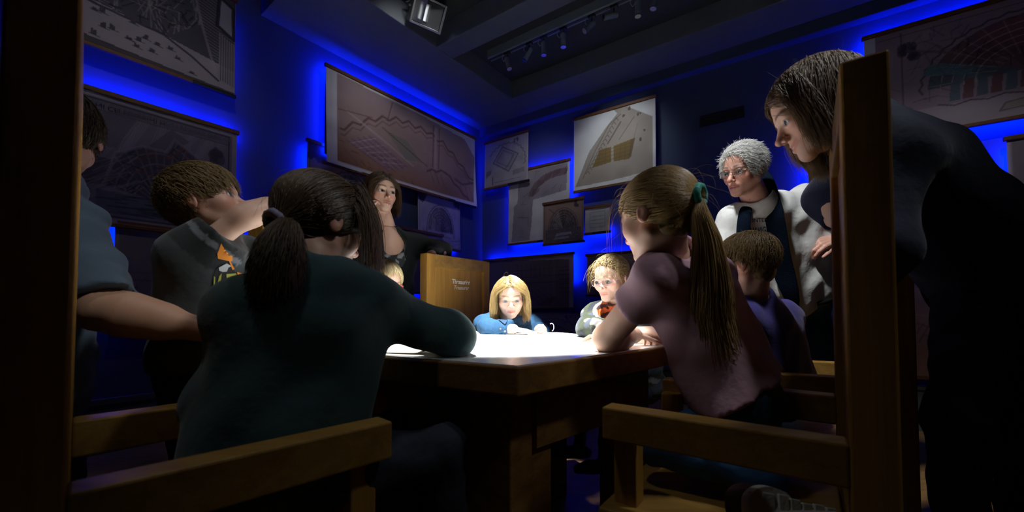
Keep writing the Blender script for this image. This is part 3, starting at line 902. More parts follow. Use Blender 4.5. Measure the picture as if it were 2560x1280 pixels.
# ------------------------------------------------------------------ lighting track with spots
TN = 1.02
ta = CORNER+NR*TN
trk = lambda s, z: v3(ta+DR*s, z)
def track_s(px):
    # distance along the track of the point seen at image column px
    k = (px-PPX)/FPX
    return (k*ta[1]-ta[0])/(DR[0]-k*DR[1])
ZT = 3.36
t = thing('lighting_track', 'dark ceiling track carrying a row of small spots', 'track', trk(track_s(1400), ZT))
sa, sb = track_s(1222), track_s(1720)
mb = MB()
mb.box(v3(ta), v3(DR), v3(NR), UZ, sa, sb, -0.035, 0.035, ZT, ZC, bev=0.003)
mb.build('rail', M['track'], t)
mb = MB()
mb.box(v3(ta), v3(DR), v3(NR), UZ, sa, sb, -0.012, 0.012, ZT-0.004, ZT)
mb.build('conductor', M['black'], t)
heads = [(1268, (0.03, -0.02, -0.13), 'leftmost'), (1324, (-0.07, 0.02, -0.12), 'second from the left'), (1361, (0.0, 0.0, -0.14), 'third from the left'), (1411, (0.0, 0.0, -0.14), 'fourth from the left'), (1484, (-0.10, -0.02, -0.10), 'fourth from the right'), (1541, (-0.13, 0.0, -0.03), 'third from the right'), (1602, (0.0, 0.0, -0.14), 'second from the right'), (1648, (-0.03, 0.0, -0.13), 'rightmost')]
SPOTS = []
for px, dv, which in heads:
    p = trk(track_s(px), ZT-0.006)
    e = thing('track_spot', 'small cylindrical track spot, %s on the ceiling track' % which, 'spotlight', p, 'spots on the ceiling track')
    mb = MB()
    mb.box(p, v3(DR), v3(NR), UZ, -0.03, 0.03, -0.018, 0.018, -0.02, 0.0, bev=0.002)
    mb.build('adapter', M['black'], e)
    mb = MB()
    mb.tube([p+np.array([0, 0, -0.018]), p+np.array([0, 0, -0.07])], 0.006, 8)
    mb.build('stem', M['black'], e)
    dv = np.array(dv)
    dv = dv/np.linalg.norm(dv)
    c = p+np.array([0, 0, -0.08])-dv*0.03
    mb = MB()
    mb.tube([c, c+dv*0.004, c+dv*0.118, c+dv*0.12], [0.018, 0.022, 0.022, 0.020], 16)
    mb.build('lamp_body', M['track'], e)
    mb = MB()
    mb.tube([c+dv*0.116, c+dv*0.122], [0.024, 0.024], 16)
    mb.build('lens_ring', M['silver'], e)
    mb = MB()
    side = -v3(DR)
    pts = [p-UZ*0.012+side*0.030, p+side*0.055-UZ*0.006, p+side*0.06-UZ*0.04, p+side*0.04-UZ*0.075, c+side*0.012]
    mb.tube(pts, 0.0028, 6)
    mb.build('cable', M['cable'], e, smooth=True)
    SPOTS.append((e, c, dv))
# the lit heads of the track wash the maps of the right wall
def aim(e, c, dv, target, power, size, col=(0.93, 0.96, 1.0)):
    return lamp('spot_beam', 'SPOT', c+dv*0.125, target, power, col, e, spot_size=math.radians(size), spot_blend=1.0, shadow_soft_size=0.06)
def wall_pt(side, px, py):
    s_, z_ = on_wall(side, px, py, 0.06)
    d_, n_ = (DL, NL) if side == 'L' else (DR, NR)
    return v3(CORNER+d_*s_+n_*0.06, z_)
aim(*SPOTS[1], wall_pt('R', 1330, 480), 15*WASH, 70)
aim(*SPOTS[4], wall_pt('R', 1550, 370), 34*WASH, 62, (0.82, 0.91, 1.0))
# unseen spots added as fill: some brighten the maps, the others the group
def fill_spot(label, loc, target, power, size, col=(0.93, 0.96, 1.0), soft=0.06):
    p = A3_(loc[0], loc[1], ZC)
    e = thing('fill_spot', label, 'spotlight', p, 'added fill spots out of view')
    mb = MB()
    mb.tube([p, p-UZ*0.02], 0.045, 16)
    mb.build('ceiling_plate', M['black'], e)
    dv = nrm_(np.asarray(target, float)-p)
    mb = MB()
    mb.tube([p-UZ*0.02, p-UZ*0.07], 0.007, 8)
    mb.build('stem', M['black'], e)
    c = p-UZ*0.09
    mb = MB()
    mb.tube([c-dv*0.04, c-dv*0.036, c+dv*0.078, c+dv*0.08], [0.026, 0.032, 0.032, 0.030], 16)
    mb.build('lamp_body', M['black'], e)
    mb = MB()
    mb.tube([c+dv*0.078, c+dv*0.084], 0.033, 16)
    mb.build('lens_ring', M['silver'], e)
    lamp('spot_beam', 'SPOT', c+dv*0.095, target, power, col, e, spot_size=math.radians(size), spot_blend=1.0, shadow_soft_size=soft)
A3_ = lambda *a: np.array(a, float)
nrm_ = lambda v: v/np.linalg.norm(v)
fill_spot('added fill spot washing the large dark city map', (-1.25, 1.75), wall_pt('L', 400, 380), 9*WASH, 80)
fill_spot('added fill spot washing the wide brown rampart map', (-0.55, 2.55), wall_pt('L', 1000, 350), 24*WASH, 70)
fill_spot('added fill spot washing the large coloured city map', (1.75, 1.75), wall_pt('R', 2400, 250), 22*WASH, 80)
fill_spot('added fill spot washing the purple fan-shaped map', (2.35, 1.55), wall_pt('R', 2290, 900), 170*WASH, 75)
fill_spot('added fill spot over the chair with the girl in pink', (1.25, 0.75), (0.60, 1.25, 1.0), 130*FILL, 27, soft=0.10)
fill_spot('added fill spot over the chair with the girl in green', (-0.75, 0.55), (-0.45, 0.80, 0.8), 22*FILL, 60, soft=0.10)
fill_spot('added fill spot aimed at the grey-haired man', (0.15, 1.2), (1.27, 1.95, 1.18), 290*FILL, 36, soft=0.10)
fill_spot('added fill spot on the near right of the table', (1.75, -0.15), (0.30, 0.85, 0.45), 34*FILL, 34, soft=0.12)
fill_spot('added fill spot aimed at the pointing boy', (1.3, 0.35), (-0.74, 1.10, 1.10), 120*FILL, 19, soft=0.10)
fill_spot('added fill spot aimed at the woman in black', (0.5, 1.7), (-0.72, 2.33, 1.45), 60*FILL, 18, soft=0.10)
# round white sensor on the ceiling
p = W(1680, 0, 3.05)
sens = thing('smoke_detector', 'small round white detector on the dark ceiling', 'detector', (p[0], p[1], ZC))
mb = MB()
mb.tube([(p[0], p[1], ZC), (p[0], p[1], ZC-0.03), (p[0], p[1], ZC-0.036)], [0.03, 0.03, 0.022], 20)
mb.build('housing', M['white'], sens)
mb = MB()
mb.tube([(p[0], p[1], ZC-0.034), (p[0], p[1], ZC-0.042)], [0.010, 0.008], 12)
mb.build('sensor_eye', M['oak'], sens)

# ------------------------------------------------------------------ floodlight seen under the ceiling
glass, nt, b = new_mat('clear_glass')
b.inputs['Transmission Weight'].default_value = 1.0
b.inputs['Roughness'].default_value = 0.03
b.inputs['IOR'].default_value = 1.45
M['glass'] = glass
fc = W(1070, 34, 3.15)
t = thing('ceiling_floodlight', 'boxy silver floodlight with glass front on the dark ceiling', 'floodlight', (fc[0], fc[1], ZC))
fz = np.array([0.45, -0.62, -0.64])
fz /= np.linalg.norm(fz)
fx = np.cross(fz, UZ)
fx /= np.linalg.norm(fx)
fy = np.cross(fz, fx)
mb = MB()
mb.box(fc, fx, fy, fz, -0.13, 0.13, -0.10, 0.10, -0.10, -0.09)
for q in ((-0.13, -0.12, -0.10, 0.10), (0.12, 0.13, -0.10, 0.10), (-0.12, 0.12, -0.10, -0.09), (-0.12, 0.12, 0.09, 0.10)):
    mb.box(fc, fx, fy, fz, q[0], q[1], q[2], q[3], -0.09, 0.01)
mb.build('housing', M['black'], t)
mb = MB()
mb.add([fc+fx*x+fy*y+fz*z for x, y, z in ((-0.115, -0.085, 0.0), (0.0, -0.085, -0.075), (0.0, 0.085, -0.075), (-0.115, 0.085, 0.0), (0.115, -0.085, 0.0), (0.115, 0.085, 0.0))], [(0, 1, 2, 3), (1, 4, 5, 2)])
mb.build('reflector', M['silver'], t)
mb = MB()
mb.tube([fc-fy*0.06-fz*0.045, fc+fy*0.06-fz*0.045], 0.012, 12)
mb.build('bulb', M['white'], t)
mb = MB()
for q in ((-0.135, -0.118, -0.105, 0.105), (0.118, 0.135, -0.105, 0.105), (-0.118, 0.118, -0.105, -0.088), (-0.118, 0.118, 0.088, 0.105)):
    mb.box(fc, fx, fy, fz, q[0], q[1], q[2], q[3], 0.008, 0.018, bev=0.002)
mb.build('bezel', M['silver'], t)
mb = MB()
mb.tube([fc-fx*0.14-fz*0.04, fc-fx*0.15-fz*0.14, (fc[0], fc[1], ZC-0.01), fc+fx*0.15-fz*0.14, fc+fx*0.14-fz*0.04], 0.009, 8)
mb.build('bracket', M['black'], t)

# ------------------------------------------------------------------ projector lamp above the table
TABLE_C = np.array([-0.085, 1.56])
pj = thing('ceiling_projector', 'black projector above the table, aimed straight down at it', 'projector', (TABLE_C[0], TABLE_C[1], ZC))
mb = MB()
mb.box((TABLE_C[0], TABLE_C[1], 0), (1, 0, 0), (0, 1, 0), UZ, -0.16, 0.16, -0.13, 0.13, 3.06, 3.20, bev=0.01)
mb.build('projector_body', M['black'], pj)
mb = MB()
mb.tube([(TABLE_C[0], TABLE_C[1], 3.20), (TABLE_C[0], TABLE_C[1], ZC)], 0.02, 12)
mb.build('ceiling_mount', M['black'], pj)
mb = MB()
mb.tube([(TABLE_C[0], TABLE_C[1], 3.06), (TABLE_C[0], TABLE_C[1], 3.035)], 0.045, 20)
mb.build('lens', M['silver'], pj)
lamp('projector_beam', 'SPOT', (TABLE_C[0], TABLE_C[1], 3.02), (TABLE_C[0]+0.0, TABLE_C[1]+0.08, 0.76), PROJECTOR_POWER, (0.97, 1.0, 0.98), pj, spot_size=math.radians(31.5), spot_blend=0.2, shadow_soft_size=0.03)

# ------------------------------------------------------------------ the five-sided table
ZTAB = 0.76
A_R, A_L = math.radians(46.5), math.radians(-61.5)
SIDE = 0.83
PEN = [np.array([0.013, 0.86])]
ang = A_R
for k in range(4):
    PEN.append(PEN[-1]+SIDE*np.array([math.sin(ang), math.cos(ang)]))
    ang -= math.radians(72)
PC = sum(PEN)/5
def inset(f):
    return [PC+(p-PC)*f for p in PEN]
t = thing('table', 'five-sided heavy oak table with glowing white top', 'table', v3(PC))
TB = t
mb = MB()
mb.prism(PEN, ZTAB-0.066, ZTAB-0.003)
o = mb.build('tabletop', M['oak_table'], t)
bv = o.modifiers.new('edge', 'BEVEL')
bv.width = 0.004
bv.segments = 2
mb = MB()
mb.prism(inset(0.985), ZTAB-0.02, ZTAB)
mb.build('projection_surface', M['white'], t)
for i in range(5):
    a, b = PEN[i], PEN[(i+1) % 5]
    dd = (b-a)/np.linalg.norm(b-a)
    nn = np.array([dd[1], -dd[0]])
    if np.dot(nn, PC-a) < 0:
        nn = -nn
    L0 = np.linalg.norm(b-a)
    mb = MB()
    mb.box(v3(a), v3(dd), v3(nn), UZ, 0.15, L0-0.15, 0.085, 0.125, 0.53, ZTAB-0.066)
    mb.build('apron', M['oak_table'], t)
for i in range(5):
    p = PEN[i]
    a = PEN[i-1]-p
    b = PEN[(i+1) % 5]-p
    a /= np.linalg.norm(a)
    b /= np.linalg.norm(b)
    # rhombic post set back from the corner
    c0 = p+(a+b)*0.105
    q = [c0, c0+b*0.15, c0+(a+b)*0.15, c0+a*0.15]
    mb = MB()
    mb.prism(q if np.cross(q[1]-q[0], q[2]-q[0]) > 0 else q[::-1], 0.0, ZTAB-0.066)
    o = mb.build('leg', M['oak_table'], t)
    bv = o.modifiers.new('edge', 'BEVEL')
    bv.width = 0.004
    bv.segments = 2

# ------------------------------------------------------------------ armchairs
def chair(label, P, tdir, wdir, Wd=0.50, D=0.42, za=0.666, zt=1.284, text=False):
    """P: floor point of the back corner (front face of the back, outer side); tdir towards the table, wdir across"""
    tdir = np.array(tdir, float)/np.linalg.norm(tdir)
    wd_ = np.array(wdir, float)
    wd_ -= tdir*np.dot(tdir, wd_)
    wd_ /= np.linalg.norm(wd_)
    o = v3(P)
    X, Y = v3(wd_), v3(tdir)
    c = thing('armchair', label, 'chair', v3(np.array(P)+wd_*Wd/2+tdir*D/2), 'oak armchairs around the table')
    def part(name, q, m='oak', bev=0.004):
        mb = MB()
        mb.box(o, X, Y, UZ, *q, bev=bev)
        return mb.build(name, M[m], c)
    part('back_post', (0, 0.06, -0.06, 0, 0, zt))
    part('back_post', (Wd-0.06, Wd, -0.06, 0, 0, zt))
    part('top_rail', (0.06, Wd-0.06, -0.06, 0, zt-0.075, zt), 'oak_h')
    part('bottom_rail', (0.06, Wd-0.06, -0.055, -0.005, 0.40, 0.47), 'oak_h')
    part('back_panel', (0.055, Wd-0.055, -0.045, -0.014, 0.46, zt-0.07), 'oak', 0.002)
    part('arm', (0, 0.055, 0.0, D, za-0.07, za), 'oak_h')
    part('arm', (Wd-0.055, Wd, 0.0, D, za-0.07, za), 'oak_h')
    part('front_leg', (0.045, 0.095, D-0.06, D-0.008, 0, za-0.035))
    part('front_leg', (Wd-0.095, Wd-0.045, D-0.06, D-0.008, 0, za-0.035))
    part('seat', (0.0, Wd, 0.0, D+0.01, 0.405, 0.445), 'oak_h')
    part('side_rail', (0.01, 0.045, 0.0, D-0.06, 0.33, 0.405), 'oak_h')
    part('side_rail', (Wd-0.045, Wd-0.01, 0.0, D-0.06, 0.33, 0.405), 'oak_h')
    part('front_rail', (0.09, Wd-0.09, D-0.05, D-0.015, 0.33, 0.405), 'oak_h')
    return c, o, X, Y
chA = chair('oak armchair the girl in pink kneels on, nearest on the right', (0.534, 0.640), (-0.80, 0.60), (0.60, 0.80))
chB = chair('oak armchair of the girl in dark green, nearest on the left', (-0.516, 0.470), (0.681, 0.732), (-0.732, 0.681))
# chair with lettering behind the girl in denim
pc0 = np.array([-0.469, 2.20])
pc1 = np.array([-0.147, 2.62])
wv = (pc1-pc0)/np.linalg.norm(pc1-pc0)
tv = np.array([wv[1], -wv[0]])
chC, oC, XC, YC = chair('oak armchair lettered Thesaurier Treasurer on its high back', pc0, tv, wv, Wd=0.53, D=0.24, za=0.52, zt=1.197)
ctr = oC+XC*0.28-YC*0.0125
text_mesh('lettering', 'Thesaurier', 0.038, ctr+UZ*1.038, XC, UZ, M['lettering'], chC, bold=0.0012, sx=0.92)
text_mesh('lettering', 'Treasurer', 0.034, ctr+UZ*1.004, XC, UZ, M['lettering'], chC, shear=0.25, sx=0.92)
chD = chair('oak armchair whose back top shows behind the pointing boy', (-0.895, 1.43), (0.95, -0.10), (0.10, 0.95), zt=1.195, D=0.30, za=0.52)
chE = chair('oak armchair of the boy in the purple shirt', (1.15, 1.22), (-0.90, 0.44), (0.44, 0.90), zt=1.22, D=0.36)
# ------------------------------------------------------------------ modelling people: smooth distance fields turned into one skin
def nrm(v):
    v = np.asarray(v, float)
    return v/(np.linalg.norm(v)+1e-12)

def cone(a, b, r1, r2=None, clip=None):
    """tapered limb between two joints; clip = (point, direction) cuts it flat, as at a cuff"""
    a, b = np.asarray(a, float), np.asarray(b, float)
    r2 = r1 if r2 is None else r2
    m = max(r1, r2)
    lo, hi = np.minimum(a, b)-m, np.maximum(a, b)+m
    ba = b-a
    L2 = float(np.dot(ba, ba))+1e-12
    def f(x, y, z):
        px, py, pz = x-a[0], y-a[1], z-a[2]
        t = np.clip((px*ba[0]+py*ba[1]+pz*ba[2])/L2, 0, 1)
        d = np.sqrt((px-t*ba[0])**2+(py-t*ba[1])**2+(pz-t*ba[2])**2)-(r1+(r2-r1)*t)
        if clip is not None:
            c, n = clip
            d = np.maximum(d, (x-c[0])*n[0]+(y-c[1])*n[1]+(z-c[2])*n[2])
        return d
    return lo, hi, f

def ell(c, r, R=None, clip=None):
    c = np.asarray(c, float)
    r = np.asarray([r]*3 if np.isscalar(r) else r, float)
    m = r.max()
    I = np.eye(3) if R is None else np.asarray(R)     # columns: axes
    ext = np.sqrt(((I*r)**2).sum(1))
    def f(x, y, z):
        px, py, pz = x-c[0], y-c[1], z-c[2]
        q = [px*I[0, k]+py*I[1, k]+pz*I[2, k] for k in range(3)]
        k0 = np.sqrt((q[0]/r[0])**2+(q[1]/r[1])**2+(q[2]/r[2])**2)
        k1 = np.sqrt((q[0]/r[0]**2)**2+(q[1]/r[1]**2)**2+(q[2]/r[2]**2)**2)+1e-9
        d = k0*(k0-1)/k1
        if clip is not None:
            cc, n = clip
            d = np.maximum(d, (x-cc[0])*n[0]+(y-cc[1])*n[1]+(z-cc[2])*n[2])
        return d
    return c-ext, c+ext, f

class Field:
    def __init__(self, lo, hi, h):
        self.h = h
        self.ax = [np.arange(lo[k], hi[k]+h, h, dtype=np.float32) for k in range(3)]
        self.F = np.full([len(a) for a in self.ax], 1.0, np.float32)
    @classmethod
    def around(cls, prims, h, pad=0.02):
        lo = np.min([p[0] for p in prims], 0)-pad
        hi = np.max([p[1] for p in prims], 0)+pad
        return cls(lo, hi, h)
    def sl(self, lo, hi, m):
        s = []
        for k in range(3):
            i0 = int(max(0, math.floor((lo[k]-m-self.ax[k][0])/self.h)))
            i1 = int(min(len(self.ax[k]), math.ceil((hi[k]+m-self.ax[k][0])/self.h)+1))
            if i1 <= i0:
                return None
            s.append(slice(i0, i1))
        return tuple(s)
    def xyz(self, s):
        return (self.ax[0][s[0]][:, None, None], self.ax[1][s[1]][None, :, None], self.ax[2][s[2]][None, None, :])
    def add(self, prim, k=0.01):
        s = self.sl(prim[0], prim[1], k+3*self.h)
        if s is None:
            return self
        d = prim[2](*self.xyz(s))
        a = self.F[s]
        hh = np.maximum(k-np.abs(a-d), 0)/k if k > 0 else 0
        self.F[s] = np.minimum(a, d)-hh*hh*k*0.25
        return self
    def sub(self, prim, k=0.01):
        s = self.sl(prim[0], prim[1], k+3*self.h)
        if s is None:
            return self
        d = -prim[2](*self.xyz(s))
        a = self.F[s]
        hh = np.maximum(k-np.abs(a-d), 0)/k if k > 0 else 0
        self.F[s] = np.maximum(a, d)+hh*hh*k*0.25
        return self
    def cut(self, p, n):
        x, y, z = self.xyz((slice(None),)*3)
        self.F = np.maximum(self.F, (x-p[0])*n[0]+(y-p[1])*n[1]+(z-p[2])*n[2])
        return self
    def ripple(self, amp, wl, seed=0, stretch=(1, 1, 1)):
        """soft cloth folds"""
        r = np.random.default_rng(seed)
        x, y, z = self.xyz((slice(None),)*3)
        w = np.zeros_like(self.F)
        for i in range(5):
            k = r.normal(0, 1, 3)
            k = k/np.linalg.norm(k)*2*math.pi/(wl*r.uniform(0.7, 1.6))*np.array(stretch)
            ph = r.uniform(0, 6.28)
            w += np.sin(k[0]*x+k[1]*y+k[2]*z+ph+0.9*np.sin(0.45*(k[1]*x-k[2]*y+k[0]*z)+ph*2))
        near = np.abs(self.F) < 0.03
        self.F = np.where(near, self.F+amp*w/2.2, self.F)
        return self
    def mesh(self):
        F, ax = self.F, self.ax
        S = F < 0
        n = S.shape
        c = np.zeros((n[0]-1, n[1]-1, n[2]-1), np.int8)
        for i in (0, 1):
            for j in (0, 1):
                for k in (0, 1):
                    c += S[i:n[0]-1+i, j:n[1]-1+j, k:n[2]-1+k]
        act = (c > 0) & (c < 8)
        I = np.argwhere(act)
        idx = -np.ones(act.shape, np.int32)
        idx[act] = np.arange(len(I))
        cv = np.empty((len(I), 8), np.float32)
        co = [(i, j, k) for i in (0, 1) for j in (0, 1) for k in (0, 1)]
        for q, (i, j, k) in enumerate(co):
            cv[:, q] = F[I[:, 0]+i, I[:, 1]+j, I[:, 2]+k]
        acc = np.zeros((len(I), 3))
        cnt = np.zeros(len(I))
        for q in range(8):
            for bit in (4, 2, 1):
                if q & bit:
                    continue
                p = q | bit
                va, vb = cv[:, q], cv[:, p]
                m = (va < 0) != (vb < 0)
                t = np.where(m, va/(va-vb+1e-20), 0)
                A = np.array(co[q], float)
                D = np.array(co[p], float)-A
                acc += np.where(m[:, None], A+t[:, None]*D, 0)
                cnt += m
        P = acc/np.maximum(cnt, 1)[:, None]+I
        V = np.stack([ax[k][0]+P[:, k]*self.h for k in range(3)], 1)
        Q = []
        def quads(sgn_a, sgn_b, c4):
            ch = sgn_a != sgn_b
            ii = np.argwhere(ch)
            if len(ii) == 0:
                return
            q = np.stack([idx[tuple((ii+o).T)] for o in c4], 1)
            fl = sgn_a[ch]
            q[~fl] = q[~fl][:, ::-1]
            Q.append(q[(q >= 0).all(1)])
        a, b = S[:-1, 1:-1, 1:-1], S[1:, 1:-1, 1:-1]
        quads(a, b, [np.array(o) for o in ((0, 0, 0), (0, 1, 0), (0, 1, 1), (0, 0, 1))])
        a, b = S[1:-1, :-1, 1:-1], S[1:-1, 1:, 1:-1]
        quads(a, b, [np.array(o) for o in ((0, 0, 0), (0, 0, 1), (1, 0, 1), (1, 0, 0))])
        a, b = S[1:-1, 1:-1, :-1], S[1:-1, 1:-1, 1:]
        quads(a, b, [np.array(o) for o in ((0, 0, 0), (1, 0, 0), (1, 1, 0), (0, 1, 0))])
        if not Q:
            return np.zeros((0, 3)), np.zeros((0, 4), int)
        return V, np.concatenate(Q)

def relax(V, Q, n=1, lam=0.5):
    e = np.concatenate([Q[:, [0, 1]], Q[:, [1, 2]], Q[:, [2, 3]], Q[:, [3, 0]]])
    e = np.concatenate([e, e[:, ::-1]])
    for _ in range(n):
        s = np.zeros_like(V)
        c = np.bincount(e[:, 0], minlength=len(V)).astype(float)
        for k in range(3):
            s[:, k] = np.bincount(e[:, 0], V[e[:, 1], k], minlength=len(V))
        V = V+lam*(s/np.maximum(c, 1)[:, None]-V)
    return V

# ------------------------------------------------------------------ head
def head_frame(fdir, up=(0, 0, 1)):
    y = nrm(fdir)
    z = np.asarray(up, float)
    z = nrm(z-y*np.dot(z, y))
    x = np.cross(y, z)
    return np.stack([x, y, z], 1)

def head_field(neck_local, child=True, h=0.0115, smile=0.0, neck_r=0.17, nose=1.0, jaw=1.0, eyes=1.0, closed=0.0, mouth_open=False):
    """a head one unit high, chin at -0.5, crown at +0.5, face towards +y"""
    f = Field((-0.44, -0.58, -0.80), (0.44, 0.60, 0.56), h)
    ex, ey, ez, er = (0.142, 0.262, -0.048, 0.088) if child else (0.135, 0.272, -0.012, 0.083)
    cr = (0.335, 0.425, 0.37) if child else (0.325, 0.415, 0.36)
    f.add(ell((0, -0.035, 0.125), cr), 0.02)
    f.add(ell((0, 0.095, -0.12), (0.275 if child else 0.262, 0.265, 0.355)), 0.08)
    jr = 0.088*jaw
    for s in (-1, 1):
        f.add(cone((s*0.19*jaw, 0.01, -0.22), (s*0.06, 0.265, -0.395), jr, 0.075), 0.06)
        f.add(ell((s*0.165, 0.215, -0.12), 0.125 if child else 0.10), 0.07)
    f.add(ell((0, 0.285, -0.415), (0.080, 0.070, 0.070) if child else (0.09, 0.08, 0.08)), 0.05)
    f.add(cone((-0.15, 0.315, ez+0.074), (0.15, 0.315, ez+0.074), 0.040 if child else 0.052), 0.06)
    f.add(ell((0, 0.33, ez+0.072), (0.08, 0.05, 0.06)), 0.05)
    for s in (-1, 1):
        f.sub(ell((s*ex, 0.415, ez), (0.095, 0.085, 0.062)), 0.05)
        f.add(ell((s*ex, ey, ez), er+0.008), 0.018)
    f.add(ell((0, 0.275, -0.265), (0.135, 0.105, 0.105)), 0.06)
    # nose
    ny, nz = (0.44+(nose-1)*0.06, -0.148) if not child else (0.402+(nose-1)*0.05, -0.166)
    f.add(cone((0, 0.332 if not child else 0.315, ez+0.047), (0, ny, nz+0.013), 0.034, 0.042*min(nose, 1.15)), 0.035)
    f.add(ell((0, ny+0.012, nz), (0.048, 0.046, 0.042)), 0.02)
    for s in (-1, 1):
        f.add(ell((s*0.050, ny-0.042, nz-0.014), (0.034, 0.040, 0.030)), 0.02)
        f.sub(ell((s*0.026, ny-0.008, nz-0.046), (0.014, 0.022, 0.014)), 0.01)
    # mouth
    lz = -0.283 if not child else -0.300
    cz = lz+0.03*smile
    cx = 0.098+0.03*smile
    for s in (-1, 1):
        f.add(cone((s*cx, 0.318-0.03*smile, cz), (s*0.02, 0.366, lz+0.020), 0.010, 0.024), 0.02)
        f.add(cone((s*cx*0.9, 0.318-0.03*smile, cz-0.006), (s*0.0, 0.362, lz-0.026), 0.010, 0.028), 0.02)
    if mouth_open:
        f.sub(cone((-cx*0.85, 0.37, cz), (0, 0.405, lz-0.004), 0.020, 0.026), 0.008)
        f.sub(cone((cx*0.85, 0.37, cz), (0, 0.405, lz-0.004), 0.020, 0.026), 0.008)
    else:
        f.sub(cone((-cx, 0.345, cz), (0, 0.398, lz), 0.007), 0.008)
        f.sub(cone((cx, 0.345, cz), (0, 0.398, lz), 0.007), 0.008)
    if smile > 0:
        for s in (-1, 1):
            f.add(ell((s*0.175, 0.25, -0.13), (0.09, 0.075, 0.075)), 0.05)
    # eye slits
    for s in (-1, 1):
        f.sub(ell((s*ex, 0.395, ez-0.006*closed), (0.072*eyes, 0.11, 0.030*(1-0.55*closed)*eyes)), 0.006)
    # ears
    for s in (-1, 1):
        R = head_frame((s*0.35, 1, 0.12))
        f.add(ell((s*0.336, -0.035, -0.040), (0.028, 0.068, 0.108), R), 0.03)
        f.sub(ell((s*0.372, -0.020, -0.032), (0.016, 0.032, 0.054), R), 0.014)
    # neck
    nl = np.asarray(neck_local, float)
    f.add(cone((0, -0.09, -0.20), nl, neck_r, neck_r*1.12), 0.07)
    return f, (ex, ey, ez, er)

def smoothstep(a, b, x):
    t = np.clip((x-a)/(b-a), 0, 1)
    return t*t*(3-2*t)

def head_colours(V, skin, brow, child, smile=0.0, blush=1.0):
    x, y, z = np.abs(V[:, 0]), V[:, 1], V[:, 2]
    c = np.tile(np.array(skin, float), (len(V), 1))
    def mix(m, col, al=1.0):
        nonlocal c
        m = np.clip(m, 0, 1)[:, None]*al
        c = c*(1-m)+np.array(col)*m
    pink = np.array(skin)*np.array([1.0, 0.66, 0.62])
    mix(1-smoothstep(0.05, 0.16, np.hypot(x-0.19, z+0.13))+0*(y > 0), pink, 0.45*blush)
    mix((1-smoothstep(0.03, 0.09, np.hypot(x, z+0.16)))*(y > 0.34), pink, 0.5*blush)
    mix(smoothstep(0.30, 0.35, x)*(y < 0.1)*(z > -0.2)*(z < 0.12), pink, 0.5)
    lz = (-0.300 if child else -0.283)+0.03*smile*(x/0.1)**2
    dz = 0.036 if child else 0.0
    lip = (1-smoothstep(0.020, 0.048, np.abs(z-lz)))*(1-smoothstep(0.085+0.03*smile, 0.115+0.03*smile, x))*(y > 0.30)
    mix(lip, np.array(skin)*np.array([0.80, 0.42, 0.42]), 0.75)
    bz = 0.098-dz*0.9+0.10*x-0.55*(x-0.12)**2*3
    br = (1-smoothstep(0.010, 0.024, np.abs(z-bz)))*smoothstep(0.04, 0.06, x)*(1-smoothstep(0.20, 0.24, x))*(y > 0.2)
    mix(br, brow, 0.8)
    # lash line round the opening of the eyes
    e = np.hypot((x-(0.142 if child else 0.135))/0.078, (z+0.012+dz)/0.040)
    mix((1-smoothstep(0.92, 1.15, e))*(y > 0.25), np.array(brow)*0.6, 0.55)
    return c

def eyeball(c, r, R, gaze, iris, name, parent, mat):
    V, F, C = [], [], []
    g = nrm(gaze)
    a = nrm(np.cross(g, [0.1, 0.2, 1.0]))
    b = np.cross(g, a)
    nr_, ns = 10, 18
    V.append(c+g*r)
    th = list(np.linspace(0, 1.7, nr_+1)[1:])
    for t in th:
        for k in range(ns):
            ph = 2*math.pi*k/ns
            V.append(c+r*(math.cos(t)*g+math.sin(t)*(math.cos(ph)*a+math.sin(ph)*b)))
    for k in range(ns):
        F.append((0, 1+k, 1+(k+1) % ns))
    for i in range(nr_-1):
        for k in range(ns):
            F.append((1+i*ns+k, 1+(i+1)*ns+k, 1+(i+1)*ns+(k+1) % ns, 1+i*ns+(k+1) % ns))
    for i in range(len(V)):
        t = 0 if i == 0 else th[(i-1)//ns]
        C.append((0.01, 0.01, 0.012) if t < 0.22 else (iris if t < 0.52 else (0.75, 0.73, 0.71)))
    o = mesh_obj(name, V, F, mat, parent, smooth=True, col=np.array(C))
    return o

